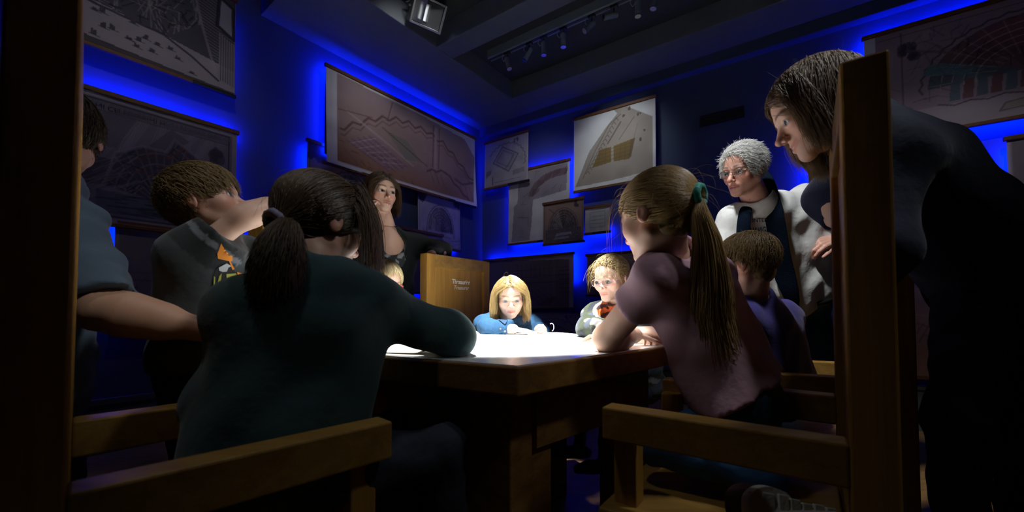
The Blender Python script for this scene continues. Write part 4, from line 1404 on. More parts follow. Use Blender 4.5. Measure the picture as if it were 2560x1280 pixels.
# ------------------------------------------------------------------ hands
def hand_prims(wrist, d, n, thumb_side, L, curls=(15, 20, 25, 30), thumb=(0.5, 20), spread=0.10):
    """palm, four jointed fingers and a thumb; n: back of the hand, thumb_side: +1 along d x n"""
    d = nrm(d)
    n = nrm(np.asarray(n, float)-d*np.dot(n, d))
    s = np.cross(d, n)*thumb_side
    w = np.asarray(wrist, float)
    P = []
    kn = []
    offs = (0.165, 0.055, -0.055, -0.155)
    plen = (0.50, 0.52, 0.49, 0.45)
    for o, pl in zip(offs, plen):
        k = w+d*pl*L+s*o*L*0.95
        P.append((cone(w+s*o*L*0.55+d*0.06*L, k, 0.085*L, 0.068*L), 0.03*L))
        kn.append(k)
    lens = (0.42, 0.46, 0.43, 0.34)
    for i in range(4):
        p = kn[i]
        ang = 0.0
        fd0 = nrm(d+s*spread*(1.5-i))
        fl = lens[i]*L
        for j, fr in enumerate((0.45, 0.30, 0.25)):
            ang += math.radians(curls[i])*(1.0 if j == 0 else 1.15)
            fd = fd0*math.cos(ang)-n*math.sin(ang)
            q = p+fd*fl*fr
            r0, r1 = (0.058, 0.052, 0.046)[j]*L, (0.052, 0.046, 0.040)[j]*L
            P.append((cone(p, q, r0, r1), 0.012*L))
            p = q
    tb = w+d*0.16*L+s*0.14*L-n*0.02*L
    out, bend = thumb
    td = nrm(d*(1-out*0.6)+s*out-n*0.25)
    p = tb
    for j, fr in enumerate((0.22, 0.17, 0.14)):
        a = math.radians(bend)*j*0.6
        fd = nrm(td*math.cos(a)+(d*0.7-s*0.5-n*0.2)*math.sin(a))
        q = p+fd*fr*L
        P.append((cone(p, q, (0.075, 0.062, 0.054)[j]*L, (0.062, 0.055, 0.044)[j]*L), 0.02*L))
        p = q
    return P

# ------------------------------------------------------------------ hair
def strands(roots, dirs, nseg, step, grav, coll, pull=None, stiff=0.55, seed=0, wob=0.0, flow=None, hug=None):
    """grow many hairs at once: they follow a flow, fall with gravity and slide over the collision shapes"""
    r = np.random.default_rng(seed)
    p = roots.copy()
    d = dirs/np.linalg.norm(dirs, axis=1, keepdims=True)
    out = [p.copy()]
    st = step if hasattr(step, '__len__') else np.full(len(p), step)
    for i in range(nseg):
        t = d*stiff+grav*(1-stiff)
        if pull is not None:
            v = pull-p
            v /= np.linalg.norm(v, axis=1, keepdims=True)+1e-9
            t = d*0.25+v*0.75
        if flow is not None:
            t = t+flow(p, i)
        if wob > 0:
            t = t+r.normal(0, wob, p.shape)
        d = t/(np.linalg.norm(t, axis=1, keepdims=True)+1e-9)
        p = p+d*st[:, None]
        for c, rad in coll:
            q = (p-c)/rad
            l = np.linalg.norm(q, axis=1)
            m = l < 1
            if m.any():
                p[m] = c+q[m]/l[m][:, None]*rad
        if hug is not None and i < nseg-hug[2]:
            q = (p-hug[0])/hug[1]
            l = np.linalg.norm(q, axis=1)
            m = l > 1
            p[m] = hug[0]+q[m]/l[m][:, None]*hug[1]
        out.append(p.copy())
    return np.stack(out, 1)        # strands x points x 3

def strand_mesh(S, rad, taper=0.35):
    """three-sided tubes along every strand"""
    n, m, _ = S.shape
    T = np.empty_like(S)
    T[:, 1:-1] = S[:, 2:]-S[:, :-2]
    T[:, 0] = S[:, 1]-S[:, 0]
    T[:, -1] = S[:, -1]-S[:, -2]
    T /= np.linalg.norm(T, axis=2, keepdims=True)+1e-9
    ref = np.array([0.31, 0.52, 0.79])
    A = np.cross(T, ref)
    A /= np.linalg.norm(A, axis=2, keepdims=True)+1e-9
    B = np.cross(T, A)
    w = np.linspace(1, taper, m)[None, :, None]*rad
    V = np.stack([S+w*(math.cos(a)*A+math.sin(a)*B) for a in (0.3, 2.4, 4.5)], 2)   # n m 3 3
    idx = np.arange(n*m*3).reshape(n, m, 3)
    Q = []
    for k in range(3):
        k2 = (k+1) % 3
        Q.append(np.stack([idx[:, :-1, k], idx[:, :-1, k2], idx[:, 1:, k2], idx[:, 1:, k]], -1).reshape(-1, 4))
    return V.reshape(-1, 3), np.concatenate(Q)

def sphere_dirs(n, seed, keep):
    r = np.random.default_rng(seed)
    out = []
    while sum(len(o) for o in out) < n:
        v = r.normal(0, 1, (4*n, 3))
        v /= np.linalg.norm(v, axis=1, keepdims=True)
        out.append(v[keep(v)])
    return np.concatenate(out)[:n]

SK_C = np.array([0, -0.035, 0.125])
SK_R = np.array([0.335, 0.425, 0.37])

def hairline(v, front=0.36, side=-0.15):
    """which scalp directions carry hair (unit vectors from the skull centre)"""
    x, y, z = v[:, 0], v[:, 1], v[:, 2]
    lim = np.where(y > 0, front*np.clip((y-0.15)/0.6, 0, 1)+side*(1-np.clip((y-0.15)/0.6, 0, 1)), -0.72+0.55*np.clip((y+0.55)/0.55, 0, 1))
    return z > lim

M['skin'] = mat_vcol('skin', rough=0.48, spec=0.35, bump=0.06, bscale=260, var=0.06, vscale=40, sss=0.12)
M['eye'] = mat_vcol('eye', rough=0.08, spec=0.6)
M['hair'] = mat_vcol('hair', rough=0.42, spec=0.35)
M['cloth'] = mat_vcol('cloth', rough=0.85, spec=0.15, bump=0.25, bscale=35, var=0.10, vscale=22, sheen=0.15, bdist=0.01)
M['denim'] = mat_vcol('denim_cloth', rough=0.85, spec=0.15, bump=0.3, bscale=60, var=0.22, vscale=60, bdist=0.006)
M['leather'] = mat_plain('black_leather', (0.012, 0.011, 0.010), rough=0.35, var=0.2)
M['lens'] = mat_plain('spectacle_lens', (0.9, 0.95, 0.95), rough=0.02)
nt = M['lens'].node_tree
b = nt.nodes['Principled BSDF']
b.inputs['Transmission Weight'].default_value = 1.0
b.inputs['IOR'].default_value = 1.05

def tint(V, c, amt=0.12, scale=25.0, seed=0):
    r = np.random.default_rng(seed)
    k = r.normal(0, scale, (3, 3))
    n = np.sin(V@k[0]+1)+np.sin(V@k[1]+2)+np.sin(V@k[2])
    return np.clip(np.array(c)[None]*(1+amt*n/3)[:, None], 0, 1)
# ------------------------------------------------------------------ putting a person together
def join(parts):
    """several skins into one vertex list, faces and colours"""
    V, Q, C, n = [], [], [], 0
    for v, q, c in parts:
        V.append(v)
        Q.append(q+n)
        C.append(c)
        n += len(v)
    return np.concatenate(V), np.concatenate(Q), np.concatenate(C)

def torso_prims(J, infl=0.0, hip=1.0):
    sl, sr, pel, nb, S = J['sl'], J['sr'], J['pel'], J['nb'], J['size']
    ax = nrm(sr-sl)
    hw = np.linalg.norm(sr-sl)/2
    mid = (sl+sr)/2
    dn = nrm(pel-mid)
    ch = mid+dn*0.10*S
    st = J.get('stout', 1.0)
    rc, rh = 0.098*S*st+infl, 0.105*S*st*hip+infl
    out = []
    for s in (-1, 1):
        out.append((cone(pel+ax*s*hw*0.42, ch+ax*s*hw*0.46, rh, rc), 0.05))
    out.append((cone(pel, ch, rh, rc), 0.05))
    for p in (sl, sr):
        out.append((cone(ch+(p-mid)*0.35, p, 0.085*S+infl, 0.058*S+infl), 0.05))
        out.append((cone(nb, p+dn*0.012*S, 0.050*S+infl, 0.050*S+infl), 0.045))
    out.append((cone(nb-(nb-mid)*0.1, ch, 0.062*S+infl, 0.085*S+infl), 0.05))
    return out

def build_field(prims, h, pad=0.03):
    f = Field.around([p for p, _ in prims], h, pad)
    for p, k in prims:
        f.add(p, k)
    return f

def glasses(parent, O, R, H, rim, w=0.096, hgt=0.070, thick=0.007, label=None, dz=0.0):
    T = lambda q: O+H*(R@np.asarray(q, float))
    g = None
    mb = MB()
    for s in (-1, 1):
        pts = []
        for k in range(25):
            a = 2*math.pi*k/24
            ca, sa = math.cos(a), math.sin(a)
            x = s*0.140+w*np.sign(ca)*abs(ca)**0.8
            z = -0.015+hgt*np.sign(sa)*abs(sa)**0.8
            pts.append(T((x, 0.435-0.35*(abs(x)-0.06)**2*2, z+dz)))
        mb.tube(pts, thick*H, 6, caps=False)
    mb.tube([T((-0.046, 0.432, dz)), T((0, 0.448, 0.012+dz)), T((0.046, 0.432, dz))], thick*H, 6)
    for s in (-1, 1):
        mb.tube([T((s*0.235, 0.41, dz)), T((s*0.33, 0.25, 0.005+dz*0.7)), T((s*0.365, 0.0, 0.01)), T((s*0.36, -0.07, -0.05))], thick*H*0.9, 6)
    g = mb.build('glasses', rim, parent, smooth=True)
    if label:
        g['label'] = label
    for s in (-1, 1):
        mb = MB()
        pts = []
        for k in range(20):
            a = 2*math.pi*k/20
            ca, sa = math.cos(a), math.sin(a)
            x = s*0.140+w*np.sign(ca)*abs(ca)**0.8
            pts.append(T((x, 0.435-0.35*(abs(x)-0.06)**2*2, dz-0.015+hgt*np.sign(sa)*abs(sa)**0.8)))
        c = sum(pts)/len(pts)
        mb.add(pts+[c], [(k, (k+1) % 20, 20) for k in range(20)])
        mb.build('lens', M['lens'], g, smooth=True)
    return g

def hair_style(parent, O, R, H, kind, colour, seed, n=2200, opts=None):
    o = dict(part=0.0, length=0.8, fringe=0.3, tie=(0.0, -0.5, 0.15), tail=1.2, vol=1.0, front=0.36, thick=0.0042, body=None, spread=0.06, wave=0.03)
    o.update(opts or {})
    gl = R.T@np.array([0, 0, -1.0])
    r = np.random.default_rng(seed)
    col = np.array(colour)
    parts = []
    def paint(S, rad, br=(0.72, 1.25), taper=0.35):
        v, q = strand_mesh(S, rad, taper)
        c = np.repeat(np.clip(col[None]*r.uniform(br[0], br[1], (len(S), 1)), 0, 1), S.shape[1]*3, 0)
        parts.append((v, q, c))
    vol = o['vol']
    face = (np.array([0, 0.095, -0.12]), np.array([0.285, 0.275, 0.365]))
    # cap
    f = Field((-0.6, -0.75, -0.85), (0.6, 0.6, 0.72), 0.02)
    f.add(ell(SK_C, SK_R*(1+(0.035 if kind != 'pony' else 0.018)*vol)), 0.02)
    f.sub(ell((0, 0.52, -0.16), (0.36 if kind != 'pony' else 0.52, {'pony': 0.46, 'short': 0.42}.get(kind, 0.38), 0.20+o['front']*0.62)), 0.03)
    if kind == 'short':
        f.cut((0, 0, -0.22), (0, 0.35, -1) if not o.get('nape') else (0, 0.8, -1))
        if o.get('nape'):
            f.add(ell((0, -0.15, -0.14), (0.235, 0.225, 0.24)), 0.04)
            f.cut((0, 0, -0.20), (0, 0.75, -1))
        for s in (-1, 1):
            f.sub(ell((s*0.36, 0.02, -0.10), (0.12, 0.17, 0.15)), 0.03)
    elif kind in ('bob', 'long'):
        f.add(ell((0, -0.16, -0.06), (0.335*vol, 0.28, 0.34)), 0.05)
        f.sub(ell((0, 0.44, -0.2), (0.30, 0.44, 0.45)), 0.04)
    else:
        f.add(ell((0, -0.13, -0.16), (0.225, 0.215, 0.20)), 0.04)
        f.cut((0, 0, -0.24), (0, 0.5, -1))
        for s in (-1, 1):
            f.sub(ell((s*0.37, -0.01, -0.08), (0.09, 0.10, 0.13)), 0.02)
    v, q = f.mesh()
    # the layer under the outer hairs, streaked along the head
    stk = 0.62+0.30*np.sin(v[:, 0]*70+3*np.sin(v[:, 2]*9)+r.normal(0, 0.9, len(v)))
    parts.append((v, q, np.clip(col[None]*np.clip(stk, 0.3, 1.0)[:, None], 0, 1)))
    qq = np.linalg.norm((v-SK_C)/SK_R, axis=1)
    capv = v[qq > 1.004]
    def roots(m):
        p = capv[r.integers(0, len(capv), m)]+r.normal(0, 0.009, (m, 3))
        u = (p-SK_C)/SK_R
        u /= np.linalg.norm(u, axis=1, keepdims=True)
        return u, p-u*0.02
    if kind == 'short':
        crown = nrm(o.get('crown', (0.08, -0.55, 0.8)))
        for b, sc in enumerate((1.035, 1.06, 1.09)):
            u, p = roots(n//3)
            t = u-crown
            t -= u*np.sum(t*u, 1, keepdims=True)
            t += r.normal(0, 0.22, t.shape)
            t /= np.linalg.norm(t, axis=1, keepdims=True)
            if 'sweep' in o:
                t = t+np.array(o['sweep'])
            L = o['length']*r.uniform(0.55, 1.15, len(p))
            L *= np.where(u[:, 2] < 0.0, 0.55, 1.0)
            S = strands(p, t+u*0.15, 8, L/8, gl, [(SK_C, SK_R*(1+(sc-1)*vol)), face], stiff=o.get('stiff', 0.88), seed=seed+b, wob=o.get('mess', 0.07), hug=(SK_C, SK_R*(1.012+(sc-1)*vol*1.15), o.get('tips', 1)))
            paint(S, o['thick']*1.0)
    elif kind in ('bob', 'long'):
        px = o['part']
        for b, sc in enumerate((1.04, 1.07, 1.10)):
            u = sphere_dirs(n//3, seed+b, lambda w: hairline(w, o['front'], -0.25))
            p = SK_C+u*SK_R*1.01
            sg = np.where(p[:, 0] > px, 1.0, -1.0)
            t = np.stack([sg*0.95, -0.15+0*sg, 0.30+0*sg], 1)
            if o.get('fringe_side'):
                t[:, 1] += np.where(p[:, 1] > 0.1, 0.25, 0)
            L = o['length']*r.uniform(0.85, 1.1, len(p))+np.maximum(0, p[:, 2])*0.45
            def flow(q, i, sg=sg):
                z = np.zeros_like(q)
                fr = (q[:, 1] > 0.12) & (np.abs(q[:, 0]) < 0.29) & (q[:, 2] < 0.34)
                z[:, 0] = np.where(fr, np.sign(q[:, 0]+1e-6)*0.6, -np.sign(q[:, 0])*np.where(q[:, 2] < -0.25, o.get('curl', 0.12), 0))
                z[:, 1] = np.where(fr, -0.25, 0)+o.get('back', 0.0)*(q[:, 1] > o.get('back_from', -0.1))
                return z
            coll = [(SK_C, SK_R*(1+(sc-1)*vol)), (np.array([0, 0.08, -0.12]), np.array([0.295+0.03*(sc-1.0)*10*vol, 0.30, 0.37])), (np.array([0, -0.10, -0.35]), np.array([0.26, 0.24, 0.5]))]
            if o['body'] is not None:
                coll += [(R.T@(np.asarray(c)-O)/H, np.full(3, rr/H)) for c, rr in o['body']]
            S = strands(p, t+u*0.2, 14, L/14, gl, coll, stiff=0.62, seed=seed+b, wob=o['wave'], flow=flow)
            paint(S, o['thick']*1.2, taper=0.5)
    else:
        tie = np.array(o['tie'])
        for b, sc in enumerate((1.03, 1.05, 1.075)):
            u, p = roots(n//3)
            dd = np.linalg.norm(tie-p, axis=1)
            t = tie-p+u*0.1
            S = strands(p, t, 10, dd*1.22/10, gl, [(SK_C, SK_R*(1+(sc-1)*vol))], pull=tie+r.normal(0, 0.02, p.shape), seed=seed+b, wob=0.06)
            paint(S, o['thick']*1.2)
        # hair combed up from the nape
        k = n//4
        an_ = r.uniform(-1.5, 1.5, k)
        p = np.stack([0.225*np.sin(an_), -0.11-0.20*np.cos(an_), r.uniform(-0.34, -0.08, k)+0.10*np.abs(np.sin(an_))], 1)
        dd = np.linalg.norm(tie-p, axis=1)
        S = strands(p, tie-p, 10, dd*1.15/10, gl, [(SK_C, SK_R*(1+0.03*vol)), (np.array([0, -0.10, -0.30]), np.array([0.215, 0.205, 0.30]))], pull=tie+r.normal(0, 0.02, p.shape), seed=seed+3, wob=0.06)
        paint(S, o['thick']*1.2)
        # a few loose hairs at the temples
        u = sphere_dirs(o.get('wisps', 40), seed+9, lambda w: hairline(w, o['front'], -0.25) & (w[:, 1] > 0.1))
        p = SK_C+u*SK_R*1.02
        S = strands(p, u*0.5+np.array([0, 0.3, 0]), 10, r.uniform(0.03, 0.06, len(p)), gl, [(SK_C, SK_R*1.03), face], stiff=0.7, seed=seed+9, wob=0.08)
        paint(S, o['thick']*0.7)
        if o.get('locks'):
            k = o['locks']
            u = sphere_dirs(k, seed+19, lambda w: (w[:, 1] > 0.25) & (w[:, 2] > 0.15) & (w[:, 0]*o.get('lock_side', 1) > 0.25))
            p = SK_C+u*SK_R*1.04
            S = strands(p, u*0.3+np.array([0, -0.1, 0.0]), 14, r.uniform(0.045, 0.075, k), gl, [(SK_C, SK_R*1.06), (face[0], face[1]*1.10)], stiff=0.6, seed=seed+20, wob=0.05)
            paint(S, o['thick']*1.1)
        m = o.get('tailn', int(n*0.32))
        if o.get('guide') is not None:
            # the tail hangs as one bundle along a guide line
            G = np.array([R.T@(np.asarray(g)-O)/H for g in o['guide']])
            G = np.concatenate([tie[None], G])
            sg = np.concatenate([[0], np.cumsum(np.linalg.norm(np.diff(G, axis=0), axis=1))])
            tt = np.linspace(0, 1, 17)
            off = r.normal(0, 1, (m, 3))
            off /= np.maximum(1, np.linalg.norm(off, axis=1, keepdims=True)/1.7)
            fr = r.uniform(0.72, 1.05, m)
            S = np.empty((m, 17, 3))
            w_ = 0.022+o['tailw']*np.sin(np.clip(tt*1.25, 0, 1.45))
            ph = r.uniform(0, 6.28, (m, 1))
            for k in range(3):
                x = np.clip(fr[:, None]*tt[None], 0, 1)*sg[-1]
                S[:, :, k] = np.interp(x.ravel(), sg, G[:, k]).reshape(m, 17)+off[:, k:k+1]*w_[None]+0.012*np.sin(tt[None]*7+ph+k)*tt[None]
            S += (np.maximum(fr-0.98, 0)*1.0)[:, None, None]*(tt**3)[None, :, None]*gl
        else:
            p = tie+r.normal(0, 0.035, (m, 3))
            t = nrm(tie-SK_C)[None]*o.get('kick', 0.9)+r.normal(0, o.get('fan', 0.22), (m, 3))
            coll = [(SK_C, SK_R*1.08), (np.array([0, -0.10, -0.45]), np.array([0.24, 0.22, 0.5]))]
            L = o['tail']*r.uniform(0.7, 1.05, m)
            S = strands(p, t, 16, L/16, gl, coll, stiff=0.66, seed=seed+5, wob=o['spread'])
        paint(S, o['thick']*1.5, taper=0.4)
    if o.get('loose'):
        k = o['loose']
        u = sphere_dirs(k, seed+31, lambda w: w[:, 2] > -0.1)
        p = SK_C+u*SK_R*1.03
        S = strands(p, u+r.normal(0, 0.7, u.shape), 9, r.uniform(0.02, 0.05, k), gl, [(SK_C, SK_R*1.06), face], stiff=0.8, seed=seed+32, wob=0.2)
        paint(S, o['thick']*0.45)
    V, Q, C = join(parts)
    return mesh_obj('hair', O+H*(V@R.T), Q, M['hair'], parent, smooth=True, col=C)

def person(label, hd, J, arms=(), tops=(), legs=None, hair=None, skin=(0.52, 0.30, 0.21), group=None):
    """hd: head settings; J: joints; arms: limbs with hands; tops: garments; legs: hip, knee and ankle joints"""
    O = np.asarray(hd['c'], float)
    H = hd['H']
    R = head_frame(hd['dir'], hd.get('up', (0, 0, 1)))
    J = {k: (np.asarray(v, float) if k in ('sl', 'sr', 'pel', 'nb') else v) for k, v in J.items()}
    nbl = R.T@(J['nb']-O)/H
    nr_ = J.get('neck', 0.19 if hd.get('child', True) else 0.215)
    f, (ex, ey, ez, er) = head_field(nbl, child=hd.get('child', True), neck_r=nr_, smile=hd.get('smile', 0), nose=hd.get('nose', 1.0), jaw=hd.get('jaw', 1.0), eyes=hd.get('eyes', 1.0), closed=hd.get('closed', 0.0), mouth_open=hd.get('open', False), h=hd.get('h', 0.0115))
    v, q = f.mesh()
    c = head_colours(v, skin, hd.get('brow', (0.10, 0.06, 0.03)), hd.get('child', True), hd.get('smile', 0), hd.get('blush', 1.0))
    parts = [(O+H*(v@R.T), q, c)]
    # trunk under the clothes
    tp = torso_prims(J, -0.014*J['size'])
    tp.append((cone(J['nb'], O+H*(R@np.array([0, -0.09, -0.25])), nr_*H*0.92, nr_*H*0.8), 0.03))
    v, q = build_field(tp, 0.016).mesh()
    parts.append((v, q, np.tile(skin, (len(v), 1))))
    for a in arms:
        r = a['r']
        pr = [(cone(a['sh'], a['el'], r[0], r[1]), 0.02), (cone(a['el'], a['wr'], r[1]*1.03, r[2]), 0.02)]
        pr.append((cone(np.asarray(a['el'])*0.72+np.asarray(a['wr'])*0.28, np.asarray(a['el'])*0.45+np.asarray(a['wr'])*0.55, r[1]*1.06, r[1]*0.86), 0.03))
        hnd = a.get('hand')
        if hnd:
            pr += hand_prims(a['wr'], **hnd)
        v, q = build_field(pr, a.get('h', 0.0035), 0.015).mesh()
        cc = np.tile(np.array(skin, float), (len(v), 1))
        if hnd:
            tipness = smoothstep(0.55, 1.0, np.linalg.norm(v-np.asarray(a['wr']), axis=1)/hnd['L'])*(np.linalg.norm(v-np.asarray(a['el']), axis=1) > np.linalg.norm(np.asarray(a['wr'])-np.asarray(a['el'])))
            cc = cc*(1-tipness[:, None]*0.35*np.array([0.1, 0.7, 0.7]))
        parts.append((v, q, cc))
    V, Q, C = join(parts)
    feet = J['pel'].copy()
    me = mesh_obj('person', V-feet, Q, M['skin'], None, smooth=True, col=C)
    me.location = feet
    tag(me, label, 'person', group)
    # eyes
    for s in (-1, 1):
        gz = R@nrm(hd.get('gaze', (0, 1, -0.1)))
        eyeball(O+H*(R@np.array([s*ex, ey, ez])), er*H, R, gz, hd.get('iris', (0.12, 0.16, 0.17)), 'eye', me, M['eye'])
    # garments
    for g in tops:
        infl = g.get('infl', 0.012)
        pr = [] if g.get('no_torso') else torso_prims(J, infl, g.get('hip', 1.0))
        for a in arms:
            sv = a.get(g.get('key', 'sleeve'))
            if not sv:
                continue
            sh, el, wr = [np.asarray(a[k], float) for k in ('sh', 'el', 'wr')]
            r = a['r']
            e = sv[1] if len(sv) > 1 else 0.012
            fr = sv[0]
            if fr <= 1:
                q_ = sh+(el-sh)*fr
                dd = nrm(el-sh)
                pr.append((cone(sh, q_+dd*0.05, r[0]+e+0.004, r[1]+e+0.012, clip=(q_, dd)), 0.035))
            else:
                q_ = el+(wr-el)*(fr-1)
                dd = nrm(wr-el)
                pr.append((cone(sh, el, r[0]+e+0.004, r[1]+e+0.003), 0.035))
                pr.append((cone(el, q_+dd*0.04, r[1]+e+0.003, (r[1]+(r[2]-r[1])*(fr-1))+e, clip=(q_, dd)), 0.03))
        for x in g.get('extra', []):
            pr.append(x)
        fl = build_field(pr, g.get('h', 0.009), 0.03)
        dn = nrm(J['pel']-J['nb'])
        if not g.get('no_torso'):
            hem = J['pel']+dn*g.get('hem', 0.04)
            fl.cut(hem, dn)
            nk = nrm(O+H*(R@np.array([0, -0.09, -0.25]))-J['nb'])
            fl.sub(cone(J['nb']+nk*g.get('collar', 0.02), J['nb']+nk*0.3, nr_*H*1.12+0.004, nr_*H*1.7), 0.015)
        for x in g.get('minus', []):
            fl.sub(x[0], x[1])
        fl.ripple(g.get('fold', 0.0035), g.get('wl', 0.09), g.get('seed', 1), g.get('stretch', (1, 1, 1)))
        v, q = fl.mesh()
        v = relax(v, q, 1, 0.4)
        cc = g['colour'](v) if callable(g['colour']) else tint(v, g['colour'])
        o = mesh_obj(g['name'], v, q, M[g.get('mat', 'cloth')], me, smooth=True, col=cc)
        if g.get('label'):
            o['label'] = g['label']
        J[g['name']] = o
    # trousers and shoes
    if legs:
        S = J['size']
        ax = nrm(J['sr']-J['sl'])
        pr = [(cone(J['pel']-ax*0.045*S, J['pel']+ax*0.045*S, 0.112*S*legs.get('hip', 1.0)), 0.05)]
        for hip, kn, an in legs['j']:
            pr.append((cone(hip, kn, 0.085*S, 0.062*S), 0.04))
            pr.append((cone(kn, an, 0.062*S, 0.048*S), 0.03))
        fl = build_field(pr, legs.get('h', 0.011), 0.03)
        for p, d in legs.get('cut', []):
            fl.cut(p, d)
        fl.ripple(0.004, 0.08, 5)
        v, q = fl.mesh()
        mesh_obj('trousers', v, q, M['denim' if legs.get('denim', True) else 'cloth'], me, smooth=True, col=tint(v, legs['colour']))
        for k, (hip, kn, an) in enumerate(legs['j']):
            fd = legs.get('foot', [None]*9)[k]
            if fd is None:
                continue
            an = np.asarray(an, float)
            fd = nrm(fd)
            up = nrm(an-np.asarray(kn))*-1
            fup = nrm(up-fd*np.dot(up, fd))
            L = 0.235*S
            base = an-fup*0.03*S
            pr = [(cone(base-fd*0.05*S, base+fd*L*0.45, 0.042*S, 0.040*S), 0.02), (cone(base+fd*L*0.35, base+fd*L*0.72-fup*0.012*S, 0.043*S, 0.034*S), 0.02), (cone(an, base, 0.045*S, 0.045*S), 0.02)]
            fl = build_field(pr, 0.006, 0.02)
            fl.cut(base-fup*0.034*S, -fup)
            v, q = fl.mesh()
            sh = mesh_obj('shoe', v, q, M['cloth'], me, smooth=True, col=tint(v, legs.get('shoe', (0.03, 0.03, 0.035))))
            legs.setdefault('made', []).append((sh, base, fd, fup, S))
    if hair:
        hair_style(me, O, R, H, **hair)
    J.update(O=O, H=H, R=R, obj=me)
    return J

def mid(a, b, t=0.5):
    return np.asarray(a)*(1-t)+np.asarray(b)*t

def sit_legs(pel, fwd, side, S, knee_out=0.05, drop=0.0):
    """thighs forward on a seat, shins down to the floor"""
    fwd, side = nrm(fwd), nrm(side)
    j = []
    for s in (-1, 1):
        h = np.asarray(pel)+side*s*0.075*S-UZ*0.03
        k = h+fwd*0.40*S+side*s*knee_out-UZ*drop
        a = k+fwd*0.03-UZ*max(0.06, min(0.42*S, k[2]-0.09))
        j.append((h, k, a))
    return j
# ------------------------------------------------------------------ the people
A3 = lambda *a: np.array(a, float)
FAIR = (0.60, 0.37, 0.27)
PALE = (0.66, 0.44, 0.35)
TAN = (0.50, 0.28, 0.18)

# girl in dark green, seated with her back to us on the left
nb = W(790, 705, 0.86)
J = dict(nb=nb, sl=W(625, 775, 0.80), sr=W(925, 762, 0.93), pel=W(700, 1150, 0.80), size=0.80, stout=1.15)
arms = [dict(sh=J['sr'], el=W(1128, 838, 1.05), wr=W(1130, 845, 1.27), r=(0.046, 0.040, 0.028), sleeve=(1.9, 0.014), hand=dict(d=(0.2, 1, -0.1), n=(0, 0, 1), thumb_side=-1, L=0.13)),
        dict(sh=J['sl'], el=W(560, 985, 0.80), wr=W(800, 960, 1.0), r=(0.046, 0.040, 0.028), sleeve=(1.9, 0.014), hand=dict(d=(0.8, 0.5, 0.1), n=(0, 0, 1), thumb_side=1, L=0.13))]
GREEN = person('girl in a dark green sweater seated with her back to us on the left', dict(c=W(805, 562, 0.92), H=0.225, dir=(0.58, 0.78, -0.25), up=(-0.05, 0, 1), brow=(0.08, 0.05, 0.03)), J, arms,
    [dict(name='sweater', colour=(0.036, 0.076, 0.078), infl=0.020, hem=0.10, fold=0.005, wl=0.12, collar=0.012, h=0.008)],
    dict(j=sit_legs(J['pel'], (0.68, 0.73, 0), (0.73, -0.68, 0), 0.80), colour=(0.03, 0.035, 0.05), foot=[(0.7, 0.7, 0)]*2),
    dict(kind='pony', colour=(0.085, 0.055, 0.030), seed=11, n=5200, opts=dict(tailn=3600, guide=[W(716, 575, 0.80), W(702, 625, 0.775), W(692, 675, 0.76), W(690, 715, 0.755)], tailw=0.115, locks=260, lock_side=1, tie=(0.10, -0.43, -0.20), tail=0.95, vol=1.9, thick=0.0038, front=0.28, spread=0.06, body=[(W(760, 900, 0.85), 0.14)], loose=60)), skin=FAIR)
def hair_tie(parent, J, p, r, c, name='hair_tie', label=None, thick=0.009):
    ax = nrm(J['R']@A3(*nrm(np.array(p)-SK_C)))
    u = nrm(np.cross(ax, A3(0.3, 0.2, 1)))
    w = np.cross(ax, u)
    cpt = J['O']+J['H']*(J['R']@A3(*p))
    mb = MB()
    mb.tube([cpt+r*(math.cos(a)*u+math.sin(a)*w)*(1+0.06*math.sin(7*a)) for a in np.linspace(0, 2*math.pi, 25)], thick, 8, caps=False)
    o = mb.build(name, c, parent, smooth=True)
    if label:
        o['label'] = label
    return o
M['tie_lilac'] = mat_plain('lilac_elastic', (0.16, 0.15, 0.22), rough=0.7, var=0.1)
M['tie_teal'] = mat_plain('teal_elastic', (0.02, 0.36, 0.28), rough=0.6, var=0.15, vscale=60, sheen=0.2)
hair_tie(GREEN['obj'], GREEN, (0.10, -0.46, -0.21), 0.022, M['tie_lilac'], label='pale lilac hair band')

# girl in pink, kneeling on the chair on the right
J = dict(nb=W(1672, 640, 1.07), sl=W(1640, 700, 1.02), sr=W(1775, 690, 1.24), pel=W(1855, 1010, 1.03), size=0.72, stout=1.02)
arms = [dict(sh=J['sl'], el=W(1518, 846, 1.16), wr=W(1585, 838, 1.34), r=(0.043, 0.039, 0.027), sleeve=(0.42, 0.014), hand=dict(d=(0.9, 0.5, -0.05), n=(0, 0, 1), thumb_side=1, L=0.12)),
        dict(sh=J['sr'], el=W(1665, 850, 1.42), wr=W(1530, 838, 1.50), r=(0.043, 0.037, 0.026), sleeve=(0.42, 0.014), hand=dict(d=(-0.9, 0.4, 0), n=(0, 0, 1), thumb_side=-1, L=0.12))]
kn = [W(1640, 1115, 1.02), W(1780, 1080, 1.20)]
an = [W(1925, 1205, 0.88), W(2010, 1150, 1.02)]
hp = [W(1845, 1030, 0.98), W(1880, 1020, 1.1)]
lg = dict(j=list(zip(hp, kn, an)), colour=(0.030, 0.090, 0.19), hip=1.12)
